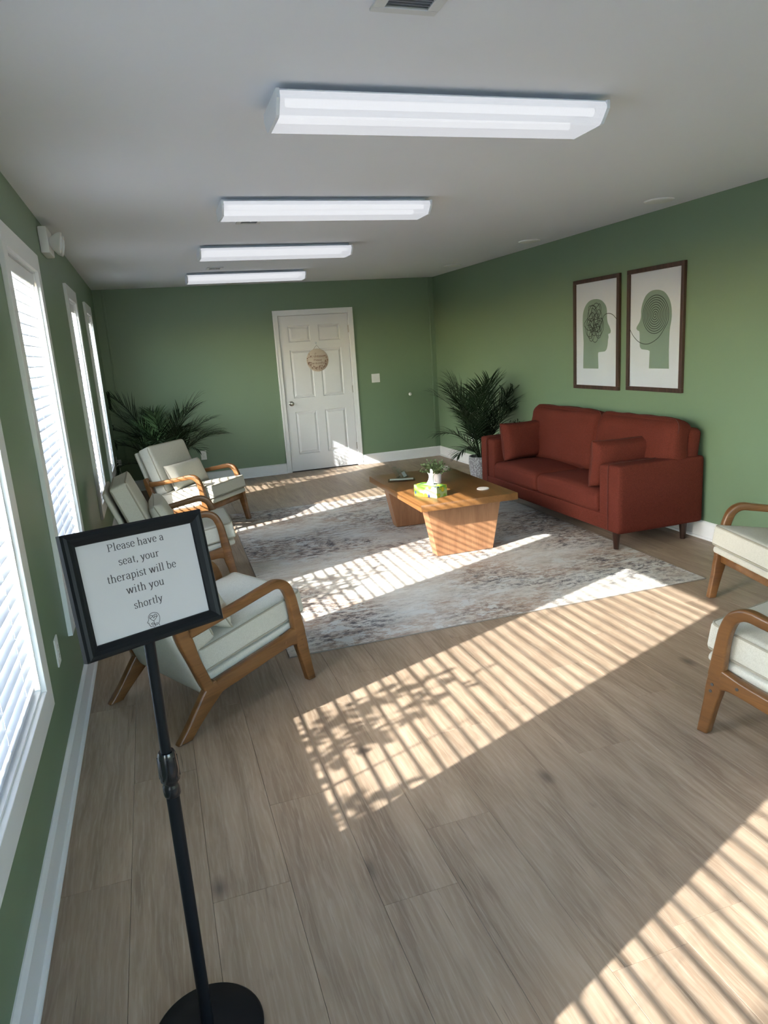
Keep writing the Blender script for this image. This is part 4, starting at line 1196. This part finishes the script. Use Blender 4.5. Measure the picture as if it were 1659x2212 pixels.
# ------------------------------------------------------------------ round wooden sign on the door
ds = thing('door_sign', 'round pale wood sign with engraved flowers hanging by twine on the white door', 'sign', (2.645, D - 0.004, 1.452))
RT = Matrix.Rotation(pi / 2, 4, 'X')     # local XY -> wall plane, +z -> -y
disc = obj('disc', xform(lathe(BM(), [(0.001, 0), (0.146, 0), (0.148, 0.0015), (0.148, 0.0035), (0.146, 0.005), (0.001, 0.005)], 64), RT), M['birch'], ds, smooth=True, angle=40)
b_ = BM()
def script(pts_list, size, x, y, w=0.05):
    for pts in pts_list:
        for f in stroke_quads(cr(pts, 5) if len(pts) > 2 else pts, size, x, y, lambda a, b: w): b_.faces.new([b_.verts.new((p[0], p[1], 0.0054)) for p in f])
SCR = {
 'I': (.42, [[(.06, .66), (.22, .70), (.38, .66)], [(.24, .69), (.20, .35), (.14, .02)], [(-.02, .05), (.14, .02), (.32, .06)]]),
 'n': (.42, [[(0, .05), (.05, .30), (.08, .28), (.06, .02), (.16, .28), (.26, .28), (.27, .06), (.34, .02), (.42, .10)]]),
 'S': (.62, [[(.56, .62), (.46, .78), (.30, .68), (.28, .48), (.42, .30), (.36, .06), (.16, -.02), (.02, .10), (.10, .22), (.34, .12), (.62, .12)]]),
 'e': (.30, [[(0, .08), (.16, .18), (.18, .28), (.09, .28), (.06, .12), (.14, .01), (.30, .10)]]),
 's': (.30, [[(0, .06), (.14, .30), (.20, .12), (.14, .0), (.06, .04), (.16, .02), (.30, .10)]]),
 'i': (.22, [[(0, .08), (.08, .28), (.08, .06), (.14, .01), (.22, .10)], [(.10, .42), (.12, .44)]]),
 'o': (.34, [[(.04, .10), (.14, .28), (.06, .22), (.04, .08), (.14, .0), (.24, .12), (.18, .28), (.24, .22), (.34, .20)]]),
}
def script_text(s, x, y, size):
    for c in s:
        if c == ' ': x += .22 * size; continue
        adv, st_ = SCR[c]; script(st_, size, x, y, 0.05); x += adv * size
script_text('In Session', -0.124, 0.038, 0.070)
text_bm(b_, 'Please', 0.040, -0.052, -0.012, 0.0054, lambda a, b: 0.085, False)
text_bm(b_, 'be mindful', 0.040, -0.086, -0.052, 0.0054, lambda a, b: 0.085, False)
obj('lettering', xform(b_, RT), M['ink_burn'], disc)
b_ = BM(); rnd = random.Random(8)
for k in range(26):
    th = radians(200 + 140 * k / 25); base = Vector((0.140 * cos(th), 0.140 * sin(th)))
    inw = Vector((rnd.uniform(-0.25, 0.25), 1)).normalized(); L = rnd.uniform(0.025, 0.065) * (1.0 if 5 < k < 20 else 1.25)
    tip = base + inw * L
    if tip.length > 0.138: tip *= 0.138 / tip.length
    for f in stroke_quads([tuple(base), tuple(tip)], 1, 0, 0, lambda a, b: 0.0014): b_.faces.new([b_.verts.new((p[0], p[1], 0.0054)) for p in f])
    for q in range(5):
        a = 2 * pi * q / 5 + k; c = tip + Vector((cos(a), sin(a))) * 0.0055
        pts = [(c.x + 0.0034 * cos(j * pi / 3), c.y + 0.0034 * sin(j * pi / 3), 0.0054) for j in range(6)]
        b_.faces.new([b_.verts.new(p) for p in pts])
    for q in (0.35, 0.6):
        c = base.lerp(tip, q); s_ = rnd.choice((-1, 1))
        b_.faces.new([b_.verts.new((x_, y_, 0.0055)) for x_, y_ in ((c.x, c.y), (c.x + s_ * 0.006, c.y + 0.002), (c.x + s_ * 0.009, c.y + 0.008), (c.x + s_ * 0.003, c.y + 0.006))])
obj('flower_engraving', xform(b_, RT), M['ink_burn'], disc)
b_ = tube(BM(), [(-0.045, -0.004, 0.138), (-0.02, -0.006, 0.172), (0.0, -0.008, 0.190), (0.02, -0.006, 0.172), (0.045, -0.004, 0.138)], 0.0016, 6)
obj('twine', b_, M['twine'], ds)
b_ = BM(); lathe(b_, [(0.001, 0), (0.014, 0), (0.014, 0.004), (0.001, 0.005)], 20); xform(b_, Matrix.Translation((-0.003, 0.0, 0.222)) @ RT)
tube(b_, [(-0.002, -0.004, 0.215), (-0.001, -0.010, 0.200), (0.0, -0.014, 0.190), (0.0, -0.012, 0.184), (0.0, -0.007, 0.187)], 0.0025, 6)
obj('adhesive_hook', b_, M['acrylic'], ds)
ds.location.y = D + 0.0115

# ------------------------------------------------------------------ switches, outlets and small wall fittings
def plate(name, label, cat, w_, h_, mat4, kind):
    t = thing(name, label, cat); t.matrix_world = mat4
    t.location = mat4.translation
    b_ = BM(); box(b_, -w_ / 2, w_ / 2, -h_ / 2, h_ / 2, 0, 0.006, 0.002); obj('cover_plate', b_, M['plastic'], t)
    if kind == 'switch':
        for sx in (-0.023, 0.023):
            b_ = BM(); box(b_, sx - 0.0175, sx + 0.0175, -0.0345, 0.0345, 0.0055, 0.0066); obj('surround', b_, M['fixture'], t)
            b_ = BM()
            quadbox(b_, [(sx - 0.016, -0.033, 0.006), (sx + 0.016, -0.033, 0.006), (sx + 0.016, 0.033, 0.006), (sx - 0.016, 0.033, 0.006), (sx - 0.016, -0.033, 0.0115), (sx + 0.016, -0.033, 0.0115), (sx + 0.016, 0.033, 0.008), (sx - 0.016, 0.033, 0.008)])
            obj('rocker', b_, M['plastic'], t)
    else:
        for sy in (-0.0195, 0.0195):
            b_ = BM(); prism(b_, [(0.0165 * cos(2 * pi * k / 20), sy + max(-0.0145, min(0.0145, 0.0175 * sin(2 * pi * k / 20)))) for k in range(20)], lambda u, v, q: Vector((u, v, q)), 0.005, 0.0078)
            soc = obj('socket', b_, M['plastic'], t)
            b_ = BM()
            box(b_, -0.0075, -0.0055, sy - 0.001, sy + 0.008, 0.0078, 0.0082); box(b_, 0.0055, 0.0075, sy - 0.001, sy + 0.007, 0.0078, 0.0082); box(b_, -0.002, 0.002, sy - 0.009, sy - 0.0055, 0.0078, 0.0082)
            obj('slots', b_, M['dark_slot'], soc)
        b_ = BM(); lathe(b_, [(0.003, 0.006), (0.003, 0.0072)], 10); obj('screw', b_, M['nickel'], t)
    return t
def wallm(loc, wall):
    R_ = {'back': Matrix.Rotation(pi / 2, 4, 'X'), 'left': Matrix.Rotation(pi / 2, 4, 'Z') @ Matrix.Rotation(pi / 2, 4, 'X'), 'right': Matrix.Rotation(-pi / 2, 4, 'Z') @ Matrix.Rotation(pi / 2, 4, 'X')}[wall]
    return Matrix.Translation(loc) @ R_
plate('light_switch', 'white double rocker light switch on the green wall right of the door', 'switch', 0.116, 0.116, wallm((3.428, D, 1.158), 'back'), 'switch')
plate('wall_outlet', 'white outlet low on the far green wall between palm and door', 'outlet', 0.072, 0.116, wallm((1.04, D, 0.362), 'back'), 'outlet')
plate('wall_outlet', 'white outlet on the left wall beneath the windows, beside the reception sign', 'outlet', 0.072, 0.116, wallm((0, 2.93, 0.475), 'left'), 'outlet')
plate('wall_outlet', 'white outlet on the right wall just left of the sofa-side palm', 'outlet', 0.072, 0.116, wallm((W, 8.20, 0.362), 'right'), 'outlet')
plate('wall_outlet', 'white outlet on the left wall in the far corner, a plug adapter in it', 'outlet', 0.072, 0.116, wallm((0, 8.98, 0.44), 'left'), 'outlet')
pl = thing('plug_adapter', 'white plug adapter with a thin hanging cord in the far window corner', 'plug', (0.009, 8.98, 0.42))
obj('body', bx(0.0, 0.045, -0.03, 0.03, -0.035, 0.035, bev=0.004), M['plastic'], pl)
obj('cord', tube(BM(), cr([(0.02, 0, -0.035), (0.022, 0.0, -0.10), (0.03, 0.03, -0.17), (0.02, 0.05, -0.26)], 5), 0.002, 6), M['plastic'], pl)
dsp = thing('door_stop', 'small round white door-stop bumper on the far green wall', 'door stop', (3.914, D, 0.903))
obj('bumper', xform(lathe(BM(), [(0.023, 0), (0.023, 0.003), (0.019, 0.010), (0.010, 0.015), (0.001, 0.016)], 24), RT), M['plastic'], dsp, smooth=True, angle=50)

# emergency light
eml = thing('emergency_light', 'white twin-head emergency light high on the window wall', 'emergency light', (0, 4.90, 2.315))
obj('housing', bx(0, 0.05, -0.15, 0.10, -0.075, 0.075, bev=0.008), M['plastic'], eml, smooth=True, angle=40)
for yy in (-0.085, 0.050):
    hd = obj('lamp_head', xform(lathe(BM(), [(0.020, 0), (0.034, 0.012), (0.052, 0.034), (0.060, 0.054), (0.060, 0.062), (0.053, 0.064), (0.046, 0.058), (0.001, 0.052)], 28), Matrix.Translation((0.050, yy, -0.002)) @ Matrix.Rotation(radians(100), 4, 'Y')), M['plastic'], eml, smooth=True, angle=40)
    obj('lamp_lens', xform(lathe(BM(), [(0.046, 0.0585), (0.034, 0.066), (0.001, 0.070)], 24), Matrix.Translation((0.050, yy, -0.002)) @ Matrix.Rotation(radians(100), 4, 'Y')), M['fixture'], hd, smooth=True)

# ------------------------------------------------------------------ ceiling fixtures
fl = ['fluorescent wraparound ceiling light nearest the camera, the largest in the photo',
      'fluorescent wraparound ceiling light, second from the camera',
      'fluorescent wraparound ceiling light, third from the camera',
      'fluorescent wraparound ceiling light farthest away, above the far wall']
def make_light(label):
    t = thing('ceiling_light', label, 'light', (0, 0, 0), 0, 'wraparound ceiling lights')
    L = 0.617
    obj('pan', bx(-L, L, -0.062, 0.062, -0.030, 0.0, bev=0.002), M['fixture'], t)
    # wraparound lens profile (y, z)
    pr = [(-0.128, -0.026), (-0.137, -0.040), (-0.137, -0.050), (-0.098, -0.092), (-0.088, -0.096), (0.088, -0.096), (0.098, -0.092), (0.137, -0.050), (0.137, -0.040), (0.128, -0.026)]
    b_ = BM()
    A = [b_.verts.new((-L, y, z)) for y, z in pr]; B = [b_.verts.new((L, y, z)) for y, z in pr]
    for i in range(len(pr) - 1): b_.faces.new((A[i], B[i], B[i + 1], A[i + 1]))
    obj('lens', b_, M['lens'], t)
    b_ = BM()
    for s_ in (-1, 1):
        quadbox(b_, [(-L, s_ * 0.062, -0.020), (L, s_ * 0.062, -0.020), (L, s_ * 0.130, -0.026), (-L, s_ * 0.130, -0.026), (-L, s_ * 0.062, -0.014), (L, s_ * 0.062, -0.014), (L, s_ * 0.130, -0.022), (-L, s_ * 0.130, -0.022)])
    obj('reflector', b_, M['fixture'], t)
    for s_ in (-1, 1):
        b_ = BM(); pts = [(-0.139, -0.022)] + [(y * 1.02, z - 0.001) for y, z in pr[1:-1]] + [(0.139, -0.022)]
        prism(b_, pts, lambda u, v, q: Vector((q, u, v)), s_ * L, s_ * (L + 0.012))
        obj('end_cap', b_, M['fixture'], t)
    for y in (-0.085, 0.085):
        b_ = tube(BM(), [(-0.59, y, -0.050), (0.59, y, -0.050)], 0.0145, 10)
        obj('tube_lamp', b_, M['tube_lamp'], t)
    return t
l0 = make_light(fl[0])
for i, y in enumerate((2.63, 4.36, 6.11, 7.95)):
    o = l0 if i == 0 else copy_tree(l0)
    o.location = (1.635 if i else 1.645, y, H); o['label'] = fl[i]
    o.rotation_euler = (0, 0, radians((-0.9, 0.6, 0.9, 0.6)[i]))

def make_vent(label):
    t = thing('ceiling_vent', label, 'vent', (0, 0, 0), 0, 'square ceiling vents')
    b_ = BM()
    for x0, x1, y0, y1 in ((-0.08, 0.08, -0.08, -0.052), (-0.08, 0.08, 0.052, 0.08), (-0.08, -0.052, -0.052, 0.052), (0.052, 0.08, -0.052, 0.052)): box(b_, x0, x1, y0, y1, -0.008, 0, 0.002)
    obj('rim', b_, M['metal_vent'], t)
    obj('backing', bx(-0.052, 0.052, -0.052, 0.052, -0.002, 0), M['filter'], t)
    for k in range(8):
        y = -0.045 + k * 0.0129
        b_ = BM(); quadbox(b_, [(-0.052, y - 0.004, -0.007), (0.052, y - 0.004, -0.007), (0.052, y + 0.003, -0.0015), (-0.052, y + 0.003, -0.0015), (-0.052, y - 0.003, -0.0065), (0.052, y - 0.003, -0.0065), (0.052, y + 0.004, -0.001), (-0.052, y + 0.004, -0.001)])
        obj('louver', b_, M['metal_vent'], t)
    b_ = BM(); box(b_, -0.004, 0.004, -0.072, -0.052, -0.016, -0.008, 0.001); obj('lever', b_, M['metal_vent'], t)
    return t
v0 = make_vent('square ceiling vent cut off by the top edge of the photo')
v0.location = (1.265, 1.90, H); v0.scale = (1.15, 1.0, 1)
for y, lab in ((4.98, 'square ceiling vent half hidden behind the second ceiling light'), (7.50, 'small square ceiling vent between the third and the farthest ceiling light')):
    o = copy_tree(v0); o.location = (1.268, y, H); o.scale = (1, 1, 1); o['label'] = lab
cc0 = None
for x, y, lab in ((4.045, 4.39, 'round white ceiling cover above the framed prints, nearest of three'), (4.04, 6.17, 'round white ceiling cover, middle of the three along the right wall'), (4.05, 7.97, 'round white ceiling cover nearest the far right corner')):
    t = thing('ceiling_cover', lab, 'ceiling cover', (x, y, H), 0, 'round ceiling covers along the right wall')
    obj('disc', lathe(BM(), [(0.001, -0.012), (0.085, -0.011), (0.098, -0.007), (0.102, 0.0)], 36), M['ceiling_disc'] if 'ceiling_disc' in M else M['plastic'], t, smooth=True)

# ------------------------------------------------------------------ palms
def frond(bm, base, az, el0, L, droop, rnd, wide=1.0, n=24, sag=0.4, lim=True):
    """an arching rachis with two rows of narrow leaflets"""
    p = Vector(base); el = el0; pts = [p.copy()]; steps = 16
    a = az
    for k in range(steps):
        el -= droop / steps * (0.3 + 1.4 * k / steps)
        if lim: el = max(el, radians(-60))
        p = p + Vector((cos(a) * cos(el), sin(a) * cos(el), sin(el))) * L / steps
        pts.append(p.copy())
    tube(bm, pts, [0.0055 * (1 - 0.8 * k / steps) + 0.0008 for k in range(steps + 1)], 5)
    for i in range(n):
        u = 0.26 + 0.74 * i / (n - 1)
        f = u * steps; k = min(int(f), steps - 1); c = pts[k].lerp(pts[k + 1], f - k)
        T = (pts[k + 1] - pts[k]).normalized()
        S = T.cross(Vector((0, 0, 1))).normalized(); U = S.cross(T)
        ll = L * 0.40 * wide * (sin(pi * min(1, (u - 0.12) / 1.0)) ** 0.7) * rnd.uniform(0.82, 1.1) + 0.05
        for s_ in (-1, 1):
            sw = 0.95 - 0.5 * u
            d_ = (T * (0.55 + 0.65 * u) + S * s_ * sw + U * rnd.uniform(0.05, 0.42)).normalized()
            w_ = rnd.uniform(0.0048, 0.0072)
            wn = (d_.cross(U) * s_).normalized()
            q = c.copy(); prev = None; dd = d_.copy()
            for j in range(5):
                ww = w_ * (0.35, 1.0, 0.95, 0.6, 0.05)[j]
                cur = (bm.verts.new(q + wn * ww), bm.verts.new(q - Vector((0, 0, 0.0)) - U * ww * 0.25), bm.verts.new(q - wn * ww))
                if prev: bm.faces.new((prev[0], cur[0], cur[1], prev[1])); bm.faces.new((prev[1], cur[1], cur[2], prev[2]))
                prev = cur
                dd = (dd + Vector((0, 0, -sag * 0.16 * (j + 1) * rnd.uniform(0.5, 1.2)))).normalized()
                q = q + dd * ll / 4
def palm(t, base, specs, seed, wide=1.0):
    rnd = random.Random(seed)
    for (az, el, L, dr) in specs:
        b_ = BM(); a = radians(az)
        frond(b_, (base[0] + 0.03 * cos(a), base[1] + 0.03 * sin(a), base[2]), a, radians(el), L, radians(dr), rnd, wide)
        for v in b_.verts:
            wx, wy = v.co.x + t.location.x, v.co.y + t.location.y
            v.co.x = min(max(wx, 0.03 + 0.02 * rnd.random()), W - 0.03 - 0.02 * rnd.random()) - t.location.x
            v.co.y = min(wy, D - 0.03 - 0.02 * rnd.random()) - t.location.y
        obj('frond', b_, M['leaf'], t)
def pot(t, r0, r1, h, mat):
    obj('pot', lathe(BM(), [(r0 * 0.93, 0), (r0, 0.012), (r1, h * 0.75), (r1 * 0.98, h - 0.012), (r1 * 0.96, h), (r1 * 0.88, h), (r1 * 0.86, h - 0.05), (0.001, h - 0.052)], 40), mat, t, smooth=True, angle=40)
    obj('soil', lathe(BM(), [(r1 * 0.87, h - 0.06), (r1 * 0.87, h - 0.045), (0.001, h - 0.035)], 24), M['soil'], t)
pr_ = thing('potted_palm', 'tall dark palm in a textured grey pot between sofa and far corner', 'plant', (3.925, 7.10, 0))
pot(pr_, 0.125, 0.150, 0.31, M['pot'])
rnd = random.Random(31)
specs = []
for k in range(14):
    az = k * 137.5 + rnd.uniform(-15, 15)
    u = k / 13
    el = 89 - 20 * u + rnd.uniform(-3, 3)
    L = 0.97 - 0.16 * u + rnd.uniform(-0.05, 0.05)
    if cos(radians(az)) > 0.35: L *= 0.9; el += 4
    specs.append((az, el, L, 30 + 26 * u))
specs += [(212, 52, 0.50, 90), (190, 62, 0.66, 70), (330, 64, 0.60, 60)]
palm(pr_, (0, 0, 0.26), specs, 5, 0.85)
plf = thing('potted_palm', 'dark spreading palm in the far left corner behind the armchair', 'plant', (0.56, 8.55, 0))
pot(plf, 0.13, 0.155, 0.30, M['pot'])
specs = []
rnd = random.Random(7)
for k in range(19):
    az = k * 137.5 + rnd.uniform(-15, 15)
    u = k / 18
    el = 86 - 26 * u + rnd.uniform(-5, 5)
    L = 0.92 - 0.14 * u + rnd.uniform(-0.06, 0.06)
    c_ = cos(radians(az)); s_ = sin(radians(az))
    if c_ < -0.2: L *= 0.9; el += 4
    if s_ > 0.5: L *= 0.9; el += 6
    specs.append((az, el, L, 42 + 34 * u))
specs += [(168, 72, 1.10, 42), (150, 76, 1.04, 36), (12, 58, 0.82, 66), (-15, 62, 0.78, 60), (200, 48, 0.7, 95)]
palm(plf, (0, 0, 0.26), specs, 6, 0.8)

# every object of the room shell that is not a thing keeps kind = structure
for o in SC.objects:
    if o.parent is None and o.type == 'MESH' and 'kind' not in o: o['kind'] = 'structure'
